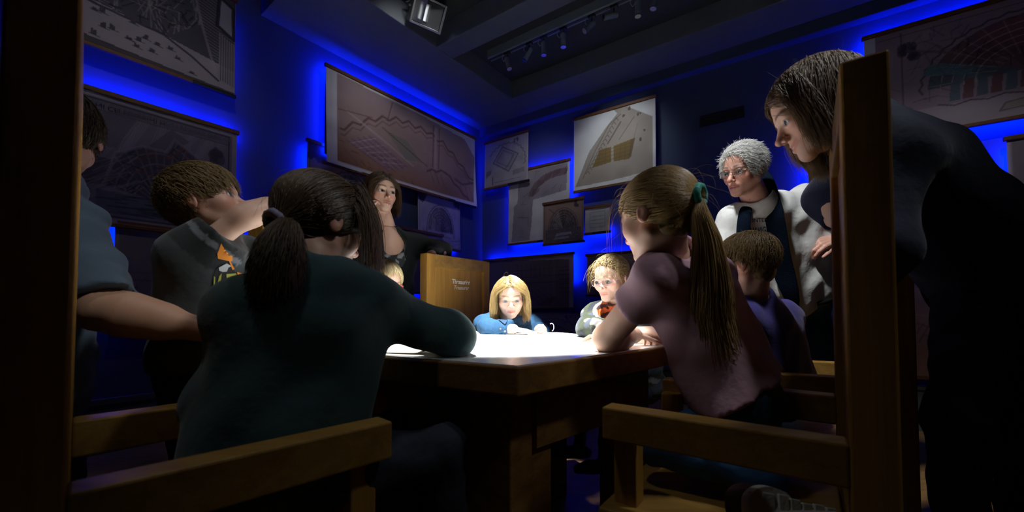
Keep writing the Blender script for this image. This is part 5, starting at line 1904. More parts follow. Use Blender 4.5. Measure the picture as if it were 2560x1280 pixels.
PINK = person('girl in a pink T-shirt kneeling on the chair, long ponytail', dict(c=W(1643, 538, 1.03), H=0.232, dir=(-0.60, 0.78, -0.20), brow=(0.2, 0.13, 0.06)), J, arms,
    [dict(name='t_shirt', colour=(0.46, 0.27, 0.33), infl=0.014, hem=-0.035, fold=0.0045, wl=0.10, collar=0.012, h=0.007, hip=1.06)], lg,
    dict(kind='pony', colour=(0.34, 0.215, 0.085), seed=21, n=5600, opts=dict(tie=(0.04, -0.46, 0.03), tail=1.6, vol=1.0, thick=0.0042, front=0.28, guide=[W(1752, 545, 0.935), W(1768, 610, 0.94), W(1776, 700, 0.955), W(1778, 790, 0.97), W(1795, 880, 0.97)], tailw=0.115, locks=5, lock_side=-1, tailn=2600, wisps=14, body=[(W(1720, 780, 1.13), 0.105), (W(1800, 900, 1.08), 0.115)], loose=50)), skin=FAIR)
hair_tie(PINK['obj'], PINK, (0.04, -0.49, 0.03), 0.021, M['tie_teal'], label='teal green elastic hair band')
# her upturned shoe, sole towards us
M['sole'] = mat_plain('grey_rubber', (0.70, 0.70, 0.64), rough=0.7, var=0.15, bump=0.2, bscale=80)
M['sole_red'] = mat_plain('red_rubber', (0.80, 0.06, 0.09), rough=0.6, var=0.15)
M['shoe_dark'] = mat_plain('shoe_maroon', (0.05, 0.012, 0.014), rough=0.7, var=0.2)
s0, s1 = W(1850, 1222, 0.80), W(2098, 1268, 0.86)
ax_ = nrm(s1-s0)
view = nrm(W(1975, 1240, 0.84)-CAM)
nr0 = nrm(-view+ax_*np.dot(view, ax_))
sd = np.cross(nr0, ax_)
if sd[2] > 0:
    sd = -sd
L_ = np.linalg.norm(s1-s0)
outline = []
for k in range(48):
    a = 2*math.pi*k/48
    x = 0.5-0.5*math.cos(a)
    wdt = 0.036*(abs(math.sin(a))**0.6)*(1.12 if x < 0.45 else 0.86)*(1+0.25*math.sin(x*math.pi*2+0.4))
    outline.append((x*L_, wdt*(1 if a < math.pi else -1)))
sb = mid(s0, s1)
def shoe_layer(name, mat, scale, y0, y1, parent, sel=None):
    V, F = [], []
    n = len(outline)
    for y, sc in ((y0, scale), (y1, scale*0.97)):
        for x, w_ in outline:
            V.append(s0+ax_*(x*sc+L_*(1-sc)/2)+sd*(w_*sc+0.03)+nr0*(y+0.012*(x/L_-0.5)**2*4))
    F = [tuple(range(n-1, -1, -1)), tuple(range(n, 2*n))]+[(i, (i+1) % n, (i+1) % n+n, i+n) for i in range(n)]
    mb = MB()
    mb.add(V, F)
    return mb.build(name, mat, parent)
shoe = shoe_layer('shoe', M['shoe_dark'], 0.97, -0.055, -0.006, PINK['obj'])
shoe_layer('sole', M['sole'], 1.0, -0.010, 0.004, shoe)
for x0, x1, w0, w1, red in [(0.05, 0.13, -0.028, -0.004, True), (0.05, 0.15, -0.002, 0.024, True), (0.19, 0.31, 0.006, 0.026, True), (0.17, 0.29, -0.032, 0.004, False), (0.33, 0.43, -0.034, 0.028, False), (0.45, 0.55, -0.030, 0.026, False), (0.57, 0.67, -0.026, 0.024, False), (0.69, 0.79, -0.028, 0.026, False), (0.81, 0.91, -0.026, 0.024, False)]:
    mb = MB()
    mb.box(s0+sd*0.03, ax_, sd, nr0, x0*L_, x1*L_, w0, w1, 0.003, 0.010+0.004*abs(x0-0.5), bev=0.002)
    mb.build('tread_block', M['sole_red' if red else 'sole'], shoe)

# boy pointing, standing on the left
J = dict(nb=W(520, 612, 1.13), sl=W(618, 650, 1.24), sr=W(472, 652, 1.04), pel=W(522, 880, 1.12), size=0.74, stout=1.08)
arms = [dict(sh=J['sr']+A3(0.0, 0, 0.005), el=W(604, 545, 1.08), wr=W(705, 506, 1.16), r=(0.034, 0.029, 0.022), sleeve=(0.62, 0.030), hand=dict(d=(0.6, 0.8, 0.1), n=(-0.2, 0.2, 1), thumb_side=-1, L=0.12, curls=(4, 55, 60, 60))),
        dict(sh=J['sl'], el=W(650, 790, 1.26), wr=W(690, 840, 1.15), r=(0.042, 0.035, 0.025), sleeve=(0.5, 0.016), hand=dict(d=(0.2, 0, -1), n=(1, 0.2, 0), thumb_side=1, L=0.12))]
def boy_shirt(v):
    c = tint(v, (0.050, 0.060, 0.060), 0.15)
    a, e = arms[0]['sh'], arms[0]['el']
    d = nrm(e-a)
    t = (v-a)@d
    rr = np.linalg.norm(v-a-np.outer(t, d), axis=1)
    L = np.linalg.norm(e-a)
    sl = (t > 0.02) & (rr < 0.085)
    c[sl] *= 0.5
    c[sl & (t > L*0.40) & (t < L*0.49)] = (0.16, 0.18, 0.20)
    return c
st = [(h_, k_, a_) for h_, k_, a_ in ((J['pel']+A3(-0.05, -0.03, -0.03), J['pel']+A3(-0.05, 0.02, -0.36), A3(J['pel'][0]-0.05, J['pel'][1]+0.0, 0.09)), (J['pel']+A3(0.06, 0.05, -0.03), J['pel']+A3(0.07, 0.09, -0.36), A3(J['pel'][0]+0.07, J['pel'][1]+0.06, 0.09)))]
BOY = person('boy in a dark printed T-shirt pointing with an outstretched arm', dict(c=W(514, 508, 1.09), H=0.210, dir=(0.90, 0.24, 0.42), brow=(0.16, 0.10, 0.05), iris=(0.10, 0.14, 0.15), gaze=(-0.15, 1, 0.1)), J, arms,
    [dict(name='t_shirt', colour=boy_shirt, infl=0.016, hem=0.05, fold=0.004, wl=0.09, collar=0.01, h=0.007)],
    dict(j=st, colour=(0.010, 0.010, 0.013), foot=[(0.9, 0.3, 0)]*2),
    dict(kind='short', colour=(0.19, 0.125, 0.052), seed=31, n=5200, opts=dict(length=0.27, front=0.50, thick=0.0046, vol=1.4, crown=(0.1, -0.8, 0.55), mess=0.05, stiff=0.93)), skin=FAIR)

# grown-up reaching in from the left edge, half hidden by the chair back
J = dict(nb=W(100, 470, 1.06), sl=W(-60, 570, 1.14), sr=W(150, 560, 0.99), pel=W(40, 960, 1.10), size=0.92, stout=1.0)
arms = [dict(sh=J['sr'], el=W(252, 772, 0.93), wr=W(515, 826, 0.97), r=(0.050, 0.047, 0.028), sleeve=(0.96, 0.020), hand=dict(d=(0.9, 0.3, -0.1), n=(0, -0.3, 1), thumb_side=1, L=0.15)),
        dict(sh=J['sl'], el=W(-150, 790, 1.05), wr=W(-60, 930, 1.0), r=(0.050, 0.044, 0.030), sleeve=(0.95, 0.018), hand=dict(d=(0.2, 0, -1), n=(-1, 0, 0), thumb_side=1, L=0.15))]
st = [(J['pel']+A3(s*0.08, 0.0, -0.03), J['pel']+A3(s*0.09, 0.03, -0.44), A3(J['pel'][0]+s*0.09, J['pel'][1], 0.09)) for s in (-1, 1)]
LEFT = person('person in a blue-grey top reaching in behind the left chair post', dict(c=W(148, 335, 1.04), H=0.222, dir=(-0.55, 0.55, -0.35), brow=(0.06, 0.04, 0.02)), J, arms,
    [dict(name='top', colour=(0.075, 0.105, 0.14), infl=0.020, hem=0.08, fold=0.006, wl=0.07, h=0.009)],
    dict(j=st, colour=(0.08, 0.09, 0.12), foot=[(0.6, 0.6, 0)]*2),
    dict(kind='short', colour=(0.07, 0.045, 0.022), seed=41, n=3600, opts=dict(length=0.42, front=0.34, thick=0.005, vol=1.5)), skin=TAN)

# woman in black, elbow on the lettered chair
J = dict(nb=W(972, 588, 2.36), sl=W(1032, 612, 2.42), sr=W(905, 618, 2.34), pel=W(955, 810, 2.44), size=0.90, neck=0.20)
arms = [dict(sh=J['sl'], el=W(1104, 628, 2.42), wr=W(1075, 640, 2.28), r=(0.048, 0.042, 0.028), sleeve=(1.85, 0.012), hand=None),
        dict(sh=J['sr'], el=W(880, 650, 2.12), wr=W(906, 534, 2.23), r=(0.046, 0.040, 0.027), sleeve=(1.96, 0.012), hand=dict(d=(0.45, 0.15, 0.85), n=(-0.75, -0.6, 0.3), thumb_side=1, L=0.14, curls=(30, 34, 38, 42), thumb=(0.3, 10)))]
def printed_top(v):
    k = np.sin(v[:, 0]*95+2*np.sin(v[:, 2]*60))+np.sin(v[:, 2]*80+2*np.sin(v[:, 0]*50+1))
    return np.where((k > 0.2)[:, None], np.array([0.28, 0.29, 0.30]), np.array([0.03, 0.032, 0.036]))
st = [(J['pel']+A3(s*0.08, 0.0, -0.03), J['pel']+A3(s*0.09, 0.0, -0.42), A3(J['pel'][0]+s*0.09, J['pel'][1], 0.09)) for s in (-1, 1)]
nkv = W(978, 625, 2.18)
WOMAN = person('woman in a black cardigan resting her cheek on her hand', dict(c=W(952, 484, 2.32), H=0.240, dir=(0.68, -0.72, -0.03), child=False, brow=(0.10, 0.06, 0.035), iris=(0.07, 0.07, 0.06), gaze=(-0.15, 1, 0.02), closed=0.15, nose=0.95, h=0.0105), J, arms,
    [dict(name='printed_top', colour=printed_top, infl=0.004, hem=0.08, key='none', fold=0.002, minus=[(ell(W(978, 602, 2.26), (0.075, 0.12, 0.085)), 0.02)], h=0.008, mat='cloth'),
     dict(name='cardigan', colour=(0.010, 0.013, 0.014), infl=0.016, hem=0.10, fold=0.004, wl=0.10, h=0.009, minus=[(ell(W(984, 690, 2.12), (0.085, 0.22, 0.34)), 0.02), (ell(W(978, 602, 2.24), (0.078, 0.15, 0.10)), 0.02)])],
    dict(j=st, colour=(0.012, 0.012, 0.015), foot=[(0.4, -0.9, 0)]*2),
    dict(kind='long', colour=(0.085, 0.050, 0.026), seed=51, n=3600, opts=dict(part=-0.06, length=0.60, vol=1.25, thick=0.0040, front=0.40, curl=0.06, loose=20)), skin=FAIR)

# fair-haired child with glasses behind the green sleeve
J = dict(nb=W(962, 750, 1.98), sl=W(1000, 790, 1.96), sr=W(905, 790, 2.05), pel=W(900, 930, 2.10), size=0.68)
arms = [dict(sh=J['sl'], el=W(1085, 822, 1.90), wr=W(1150, 828, 1.98), r=(0.040, 0.034, 0.024), sleeve=(1.5, 0.012), hand=dict(d=(0.95, 0.15, -0.02), n=(0, 0, 1), thumb_side=-1, L=0.12)),
        dict(sh=J['sr'], el=W(905, 850, 1.86), wr=W(985, 826, 1.72), r=(0.040, 0.034, 0.024), sleeve=(1.5, 0.012), hand=dict(d=(0.9, -0.4, 0), n=(0, 0, 1), thumb_side=1, L=0.12))]
BLOND = person('very fair-haired child with red glasses behind the green sleeve', dict(c=W(964, 706, 1.95), H=0.205, dir=(0.66, -0.66, -0.24), brow=(0.35, 0.25, 0.14), iris=(0.10, 0.14, 0.16), gaze=(0, 1, -0.3)), J, arms,
    [dict(name='shirt', colour=(0.25, 0.24, 0.23), infl=0.013, hem=0.05, h=0.009)],
    dict(j=sit_legs(J['pel'], (0.95, -0.2, 0), (0.2, 0.95, 0), 0.66), colour=(0.03, 0.04, 0.07), foot=[(1, 0, 0)]*2),
    dict(kind='short', colour=(0.62, 0.50, 0.28), seed=61, n=3000, opts=dict(length=0.20, front=0.60, thick=0.005, vol=1.3)), skin=PALE)
M['rim_red'] = mat_plain('red_spectacle_frame', (0.45, 0.05, 0.04), rough=0.3, var=0.05)
M['rim_pink'] = mat_plain('pink_spectacle_frame', (0.42, 0.25, 0.27), rough=0.25, var=0.05)
M['rim_steel'] = mat_plain('steel_spectacle_frame', (0.25, 0.23, 0.20), rough=0.25, metal=1.0)
glasses(BLOND['obj'], BLOND['O'], BLOND['R'], BLOND['H'], M['rim_red'], dz=-0.036, thick=0.009)

# girl in denim across the table
J = dict(nb=W(1268, 795, 2.22), sl=W(1325, 815, 2.24), sr=W(1215, 815, 2.20), pel=W(1255, 960, 2.40), size=0.66)
arms = [dict(sh=J['sr'], el=W(1222, 826, 2.05), wr=W(1284, 823, 1.97), r=(0.040, 0.035, 0.025), sleeve=(1.85, 0.016), h=0.003, hand=dict(d=(0.93, -0.25, -0.14), n=(0.1, -0.15, 1), thumb_side=-1, L=0.125, curls=(6, 6, 7, 8), thumb=(0.35, 10), spread=0.12)),
        dict(sh=J['sl'], el=W(1352, 834, 2.30), wr=W(1350, 822, 2.09), r=(0.040, 0.035, 0.025), sleeve=(1.62, 0.014), h=0.003, hand=dict(d=(0.25, -0.75, 0.05), n=(0.75, 0.25, 0.3), thumb_side=-1, L=0.115, curls=(62, 66, 68, 66), thumb=(0.9, 0), spread=0.02))]
DENIM = person('girl in a blue denim jacket leaning on the far side of the table', dict(c=W(1276, 742, 2.10), H=0.212, dir=(0.05, -0.97, -0.20), up=(-0.03, 0, 1), brow=(0.30, 0.20, 0.11), iris=(0.08, 0.11, 0.12), gaze=(0.0, 1, -0.22), closed=0.35, h=0.0105), J, arms,
    [dict(name='denim_jacket', colour=(0.028, 0.082, 0.165), infl=0.017, hem=0.05, fold=0.005, wl=0.06, h=0.006, mat='denim', collar=0.0)],
    dict(j=sit_legs(J['pel'], (0.0, -1, 0), (1, 0, 0), 0.64, drop=0.02), colour=(0.03, 0.04, 0.07), foot=[(0, -1, 0)]*2),
    dict(kind='bob', colour=(0.42, 0.29, 0.12), seed=71, n=6000, opts=dict(part=0.07, length=0.66, vol=1.1, thick=0.0034, front=0.48, curl=0.05, loose=30)), skin=PALE)

# girl with clear pink glasses on the right
def camo(v):
    r = np.random.default_rng(4)
    k = [r.normal(0, 42, 3) for _ in range(4)]
    a = np.sin(v@k[0])+np.sin(v@k[1]+1)
    b = np.sin(v@k[2])+np.sin(v@k[3]+2)
    c = np.tile(np.array([0.07, 0.085, 0.045]), (len(v), 1))
    c[a > 0.6] = (0.035, 0.04, 0.05)
    c[b > 0.9] = (0.42, 0.42, 0.42)
    c[(a < -1.1)] = (0.10, 0.12, 0.16)
    q = W(1518, 772, 1.80)
    d = np.linalg.norm((v-q)*A3(1, 0.6, 1), axis=1)
    c *= 0.6
    c[d < 0.062] = (0.40, 0.38, 0.35)
    m = d < 0.048
    c[m] = np.where((np.sin(v[m]@k[0]*2.2) > 0.2)[:, None], A3(0.05, 0.02, 0.02), A3(0.72, 0.13, 0.03))
    return c
J = dict(nb=W(1545, 770, 1.86), sl=W(1590, 805, 1.86), sr=W(1492, 790, 1.92), pel=W(1600, 960, 1.95), size=0.66)
arms = [dict(sh=J['sr'], el=W(1472, 822, 1.80), wr=W(1510, 822, 1.66), r=(0.040, 0.035, 0.025), sleeve=(1.85, 0.015), hand=dict(d=(0.8, -0.5, 0.0), n=(0, 0, 1), thumb_side=-1, L=0.12, curls=(20, 25, 30, 30))),
        dict(sh=J['sl'], el=W(1610, 836, 1.70), wr=W(1540, 828, 1.62), r=(0.040, 0.035, 0.025), sleeve=(1.85, 0.015), hand=dict(d=(-0.9, -0.2, 0.0), n=(0, 0, 1), thumb_side=1, L=0.12, curls=(20, 25, 30, 30)))]
GLASSES = person('girl in a camouflage hoodie wearing pale pink glasses', dict(c=W(1528, 694, 1.80), H=0.205, dir=(-0.70, -0.66, -0.20), brow=(0.34, 0.24, 0.13), iris=(0.08, 0.14, 0.15), gaze=(0.1, 1, -0.15)), J, arms,
    [dict(name='hoodie', colour=camo, infl=0.018, hem=0.05, fold=0.005, wl=0.07, h=0.006, collar=0.0)],
    dict(j=sit_legs(J['pel'], (-0.9, -0.4, 0), (0.4, -0.9, 0), 0.64), colour=(0.03, 0.03, 0.06), foot=[(-1, 0, 0)]*2),
    dict(kind='pony', colour=(0.40, 0.29, 0.14), seed=81, n=3600, opts=dict(tie=(0.0, -0.50, 0.05), tail=0.6, vol=1.3, thick=0.0046, front=0.46, loose=110)), skin=PALE)
glasses(GLASSES['obj'], GLASSES['O'], GLASSES['R'], GLASSES['H'], M['rim_pink'], w=0.098, hgt=0.072, dz=-0.036)
# boy in purple, back to us on the right
J = dict(nb=W(1882, 748, 1.48), sl=W(1850, 792, 1.42), sr=W(1955, 790, 1.60), pel=W(1955, 985, 1.53), size=0.70, stout=1.1)
arms = [dict(sh=J['sl'], el=W(1775, 850, 1.50), wr=W(1700, 840, 1.55), r=(0.042, 0.036, 0.026), sleeve=(0.55, 0.015), hand=dict(d=(-0.9, 0.2, 0), n=(0, 0, 1), thumb_side=1, L=0.12)),
        dict(sh=J['sr'], el=W(1880, 850, 1.75), wr=W(1760, 832, 1.80), r=(0.042, 0.036, 0.026), sleeve=(0.55, 0.015), hand=dict(d=(-0.9, 0, 0), n=(0, 0, 1), thumb_side=-1, L=0.12))]
PURPLE = person('boy in a purple-blue shirt seated with his back to us on the right', dict(c=W(1868, 662, 1.44), H=0.222, dir=(-0.62, 0.75, -0.25), brow=(0.2, 0.13, 0.07)), J, arms,
    [dict(name='shirt', colour=(0.075, 0.062, 0.26), infl=0.016, hem=0.06, fold=0.004, wl=0.09, h=0.008)],
    dict(j=sit_legs(J['pel'], (-0.9, 0.44, 0), (0.44, 0.9, 0), 0.68), colour=(0.02, 0.03, 0.06), foot=[(-1, 0.3, 0)]*2),
    dict(kind='short', colour=(0.20, 0.13, 0.055), seed=91, n=4200, opts=dict(length=0.30, front=0.34, thick=0.0042, vol=1.5, crown=(0, -0.5, 0.85), sweep=(0, -0.2, 0), mess=0.07, tips=1, nape=True)), skin=FAIR)

# grey-haired man with glasses and scarf
J = dict(nb=W(1895, 512, 1.94), sl=W(2015, 508, 2.06), sr=W(1835, 560, 1.98), pel=W(1998, 735, 2.10), size=1.0, stout=1.12, neck=0.23)
arms = [dict(sh=J['sl'], el=W(2120, 650, 2.10), wr=W(2092, 598, 1.92), r=(0.056, 0.048, 0.033), sleeve=(0.85, 0.026), hand=dict(d=(-0.95, -0.1, -0.25), n=(-0.1, -0.7, 0.7), thumb_side=-1, L=0.18, curls=(30, 38, 42, 46), thumb=(0.4, 15))),
        dict(sh=J['sr'], el=W(1790, 680, 1.95), wr=W(1850, 790, 1.85), r=(0.056, 0.048, 0.033), sleeve=(0.7, 0.024), hand=dict(d=(0.1, -0.2, -1), n=(-1, 0, 0), thumb_side=1, L=0.18))]
hp = [J['pel']+A3(-0.10, -0.02, -0.03), J['pel']+A3(0.10, 0.05, -0.03)]
st = [(hp[0], A3(hp[0][0]-0.02, hp[0][1]-0.03, 0.50), A3(hp[0][0]-0.02, hp[0][1], 0.09)), (hp[1], A3(hp[1][0]+0.04, hp[1][1]-0.02, 0.50), A3(hp[1][0]+0.05, hp[1][1], 0.09))]
MAN = person('grey-haired man in a white T-shirt with glasses and a navy scarf', dict(c=W(1858, 424, 1.88), H=0.238, dir=(-0.84, -0.42, -0.30), up=(0.20, 0, 1), child=False, brow=(0.12, 0.10, 0.08), iris=(0.10, 0.16, 0.20), gaze=(0, 1, -0.15), closed=0.45, nose=1.3, jaw=1.16, blush=1.2, h=0.0105), J, arms,
    [dict(name='t_shirt', colour=(0.66, 0.66, 0.62), infl=0.022, hem=0.02, fold=0.006, wl=0.12, h=0.008, collar=0.022, hip=1.05)],
    dict(j=st, colour=(0.035, 0.105, 0.17), hip=1.12, foot=[(-0.8, -0.5, 0)]*2),
    dict(kind='short', colour=(0.60, 0.59, 0.55), seed=101, n=6000, opts=dict(length=0.36, front=0.56, thick=0.0040, vol=1.7, crown=(0.30, 0.92, 0.22), mess=0.10, stiff=0.90, tips=2)), skin=(0.56, 0.30, 0.22))
glasses(MAN['obj'], MAN['O'], MAN['R'], MAN['H'], M['rim_steel'], w=0.092, hgt=0.062, thick=0.005)

# woman bending over from the right
J = dict(nb=W(2150, 345, 1.04), sl=W(2235, 380, 0.98), sr=W(2190, 360, 1.24), pel=W(2490, 700, 1.13), size=0.98, stout=1.12)
arms = [dict(sh=J['sr'], el=W(2062, 500, 1.30), wr=W(2110, 560, 1.22), r=(0.048, 0.042, 0.028), sleeve=(1.8, 0.014), hand=dict(d=(0.1, -0.3, -0.9), n=(-0.9, 0, 0), thumb_side=1, L=0.165, curls=(25, 30, 30, 30))),
        dict(sh=J['sl'], el=W(2200, 620, 0.92), wr=W(2160, 760, 1.0), r=(0.048, 0.042, 0.028), sleeve=(1.9, 0.016), hand=dict(d=(-0.2, 0.2, -0.9), n=(-0.9, 0, 0), thumb_side=1, L=0.165))]
st = [(W(2440, 760, 1.06), W(2395, 1060, 1.02), A3(1.15, 1.05, 0.09)), (W(2560, 760, 1.18), W(2560, 1080, 1.14), A3(1.50, 1.2, 0.09))]
BEND = person('smiling woman with brown hair bending forward beside the right chair', dict(c=W(2042, 268, 1.0), H=0.232, dir=(-0.80, 0.42, -0.42), up=(-0.38, 0.1, 0.92), child=False, brow=(0.12, 0.08, 0.045), iris=(0.05, 0.09, 0.10), smile=1.0, open=True, gaze=(0, 1, -0.1), nose=0.95, h=0.0105), J, arms,
    [dict(name='sweater', colour=(0.014, 0.017, 0.040), infl=0.022, hem=0.06, fold=0.006, wl=0.13, h=0.010, collar=0.015)],
    dict(j=st, colour=(0.012, 0.016, 0.030), hip=1.15, foot=[(-0.95, 0.2, 0)]*2),
    dict(kind='long', colour=(0.17, 0.105, 0.048), seed=111, n=10500, opts=dict(part=0.05, length=0.80, vol=1.12, thick=0.0028, front=0.36, curl=-0.02, wave=0.07, loose=40, back=-0.14, back_from=0.10)), skin=FAIR)
T = lambda q: BEND['O']+BEND['H']*(BEND['R']@np.asarray(q, float))
M['teeth'] = mat_plain('teeth', (0.80, 0.77, 0.70), rough=0.25, var=0.03)
mb = MB()
mb.tube([T((-0.085, 0.325, -0.268)), T((-0.04, 0.352, -0.277)), T((0, 0.360, -0.28)), T((0.04, 0.352, -0.277)), T((0.085, 0.325, -0.268))], [0.003, 0.0045, 0.0048, 0.0045, 0.003], 8)
mb.build('teeth', M['teeth'], BEND['obj'], smooth=True)
# ------------------------------------------------------------------ prints, trimmings and small things
def project(px, py, obj, lift=0.002):
    """the point of a garment behind a pixel of the photograph, lifted a little off the cloth"""
    me = obj.data
    off = np.zeros(3)
    r_ = obj
    while r_ is not None:
        off = off+np.array(r_.location)
        r_ = r_.parent
    if obj.name not in BVH:
        BVH[obj.name] = BVHTree.FromPolygons([tuple(v.co) for v in me.vertices], [tuple(p.vertices) for p in me.polygons])
    d = Vector(ray(px, py)).normalized()
    h = BVH[obj.name].ray_cast(Vector(CAM-off), d)
    if h[0] is None:
        return None
    n = h[1] if h[1].dot(d) < 0 else -h[1]
    return np.array(h[0])+off+np.array(n)*lift
BVH = {}

def decal(name, pts, obj, mat, parent, lift=0.002, res=6.0, fallback=None):
    """a flat print that follows the cloth: the outline is filled with a fine mesh laid on the garment"""
    pts = np.array(pts, float)
    lo, hi = pts.min(0), pts.max(0)
    bm = bmesh.new()
    f = bm.faces.new([bm.verts.new((p[0], p[1], 0)) for p in pts])
    bmesh.ops.triangulate(bm, faces=[f])
    x = math.floor(lo[0]/res)*res+res
    while x < hi[0]:
        bmesh.ops.bisect_plane(bm, geom=list(bm.verts)+list(bm.edges)+list(bm.faces), plane_co=(x, 0, 0), plane_no=(1, 0, 0))
        x += res
    y = math.floor(lo[1]/res)*res+res
    while y < hi[1]:
        bmesh.ops.bisect_plane(bm, geom=list(bm.verts)+list(bm.edges)+list(bm.faces), plane_co=(0, y, 0), plane_no=(0, 1, 0))
        y += res
    bm.verts.index_update()
    P = [project(v.co.x, v.co.y, obj, lift) for v in bm.verts]
    F = [tuple(v.index for v in f.verts) for f in bm.faces]
    bm.free()
    F = [q for q in F if all(P[i] is not None for i in q)]
    P = [p if p is not None else np.zeros(3) for p in P]
    used = sorted({i for q in F for i in q})
    if not used:
        return None
    mp = {i: k for k, i in enumerate(used)}
    # drop faces that jump across a gap
    V = [P[i] for i in used]
    F2 = []
    for q in F:
        w = [mp[i] for i in q]
        if max(np.linalg.norm(V[w[a]]-V[w[b]]) for a in range(len(w)) for b in range(a)) < 0.05:
            F2.append(tuple(w))
    return mesh_obj(name, V, F2, mat, parent, smooth=True)

def ribbon(name, pts, widths, obj, mat, parent, lift=0.006, thick=0.006, n=6):
    """a band of cloth lying on a garment along a path given in the photograph"""
    pts = np.array(pts, float)
    rows = []
    m = len(pts)
    for i in range(m):
        t = pts[min(i+1, m-1)]-pts[max(i-1, 0)]
        t = t/np.linalg.norm(t)
        nn = np.array([-t[1], t[0]])
        row = []
        for k in range(n+1):
            q = pts[i]+nn*widths[i]*(k/n-0.5)
            p = project(q[0], q[1], obj, lift+0.004*math.sin(k/n*math.pi))
            row.append(p)
        rows.append(row)
    good = [p for r_ in rows for p in r_ if p is not None]
    return rows

# print on the boy's T-shirt
M['ink_orange'] = mat_plain('orange_print', (0.85, 0.28, 0.02), rough=0.75, var=0.08)
M['ink_black'] = mat_plain('black_print', (0.008, 0.008, 0.009), rough=0.75, var=0.1)
M['ink_lime'] = mat_plain('lime_print', (0.36, 0.40, 0.05), rough=0.75, var=0.15)
M['ink_white'] = mat_plain('white_print', (0.50, 0.53, 0.55), rough=0.75, var=0.08)
M['ink_navy'] = mat_plain('navy_print', (0.016, 0.022, 0.045), rough=0.7, var=0.1)
bs = BOY['t_shirt']
Z4 = lambda L_: [(380+x/4.0, 540+y/4.0) for x, y in L_]
bo = BOY['obj']
decal('print_orange', Z4([(690, 270), (705, 300), (690, 395), (780, 425), (770, 390), (800, 395), (800, 445), (780, 455), (820, 530), (800, 540), (765, 450), (655, 425), (650, 380)]), bs, M['ink_orange'], bo)
decal('print_orange', Z4([(845, 560), (905, 580), (912, 615), (880, 605), (850, 585)]), bs, M['ink_orange'], bo)
decal('print_panel', Z4([(640, 520), (740, 470), (800, 500), (850, 640), (860, 690), (800, 740), (775, 850), (650, 835), (595, 740), (605, 620)]), bs, M['ink_black'], bo, lift=0.0018)
decal('print_white', Z4([(660, 515), (740, 472), (785, 500), (755, 515), (740, 555), (700, 560), (665, 545)]), bs, M['ink_white'], bo, lift=0.003)
for leaf in ([(640, 705), (665, 600), (690, 570), (680, 650), (665, 705)], [(690, 700), (720, 650), (745, 640), (740, 700), (710, 712)], [(735, 580), (830, 575), (845, 600), (770, 600), (760, 640), (740, 640)], [(600, 725), (660, 745), (700, 785), (690, 800), (640, 770)], [(620, 705), (700, 715), (750, 770), (700, 750)], [(640, 830), (690, 800), (775, 795), (740, 820)], [(615, 790), (650, 825), (750, 850), (660, 845)], [(612, 600), (625, 610), (622, 690), (610, 690)]):
    decal('print_leaf', Z4(leaf), bs, M['ink_lime'], bo, lift=0.003)
decal('print_panel', Z4([(550, 925), (690, 935), (680, 1010), (620, 1095), (570, 1030)]), bs, M['ink_black'], bo, lift=0.0018)
decal('print_orange', Z4([(552, 925), (605, 922), (595, 945), (550, 955)]), bs, M['ink_orange'], bo, lift=0.003)
for leaf in ([(600, 940), (630, 940), (630, 1000), (660, 1000), (600, 1040)], [(570, 1010), (590, 1040), (630, 1090), (585, 1060)]):
    decal('print_leaf', Z4(leaf), bs, M['ink_lime'], bo, lift=0.003)

# man's scarf, lettering, belt
M['scarf'] = mat_plain('navy_scarf', (0.003, 0.0065, 0.014), rough=0.9, var=0.2, vscale=40, sheen=0.0, spec=0.05, bump=0.2, bscale=120)
mt = MAN['t_shirt']
mo = MAN['obj']
def band(name, pts, w, mat, parent, thick=0.014, extra=0.0, obj=mt):
    """a hanging strip of cloth with real thickness; pts: (px, py, lift)"""
    ctr = []
    for q_ in pts:
        if len(q_) == 4:
            ctr.append(W(q_[0], q_[1], q_[3]))
            continue
        px, py, lf = q_
        p = project(px, py, obj, lf)
        if p is None:
            p = ctr[-1]+UZ*-0.05 if ctr else None
        ctr.append(p)
    ctr = [c for c in ctr if c is not None]
    V, F = [], []
    m = len(ctr)
    K = 12
    for i, c in enumerate(ctr):
        t = nrm(ctr[min(i+1, m-1)]-ctr[max(i-1, 0)])
        vw = nrm(CAM-c)
        s = nrm(np.cross(t, vw))
        nn = np.cross(s, t)
        ww = w[i] if hasattr(w, '__len__') else w
        for k in range(K):
            a = 2*math.pi*k/K
            V.append(c+s*ww/2*math.cos(a)*(1+0.06*math.sin(3*i))+nn*thick/2*math.sin(a)*(1+0.3*math.cos(2*a+i)))
    for i in range(m-1):
        for k in range(K):
            F.append((i*K+k, i*K+(k+1) % K, (i+1)*K+(k+1) % K, (i+1)*K+k))
    F.append(tuple(range(K-1, -1, -1)))
    F.append(tuple((m-1)*K+k for k in range(K)))
    mb = MB()
    mb.add(V, F)
    o = mb.build(name, mat, parent, smooth=True)
    sb = o.modifiers.new('smooth', 'SUBSURF')
    sb.levels = sb.render_levels = 1
    return o
sc1 = band('scarf', [(1905, 428, 0, 2.03), (1914, 446, 0, 1.97), (1922, 476, 0, 1.91), (1927, 505, 0, 1.875), (1931, 535, 0.014), (1938, 580, 0.014), (1945, 630, 0.016), (1955, 680, 0.02), (1966, 712, 0.03), (1975, 745, 0.03), (1984, 785, 0.03)], [0.05, 0.065, 0.075, 0.08, 0.08, 0.08, 0.085, 0.09, 0.085, 0.06, 0.03], M['scarf'], mo)
sc1['label'] = 'dark navy scarf hanging in two bands'
band('scarf', [(1872, 500, 0.014), (1864, 520, 0.014), (1857, 548, 0.014), (1853, 585, 0.014), (1852, 620, 0.014)], [0.04, 0.055, 0.06, 0.06, 0.05], M['scarf'], mo)
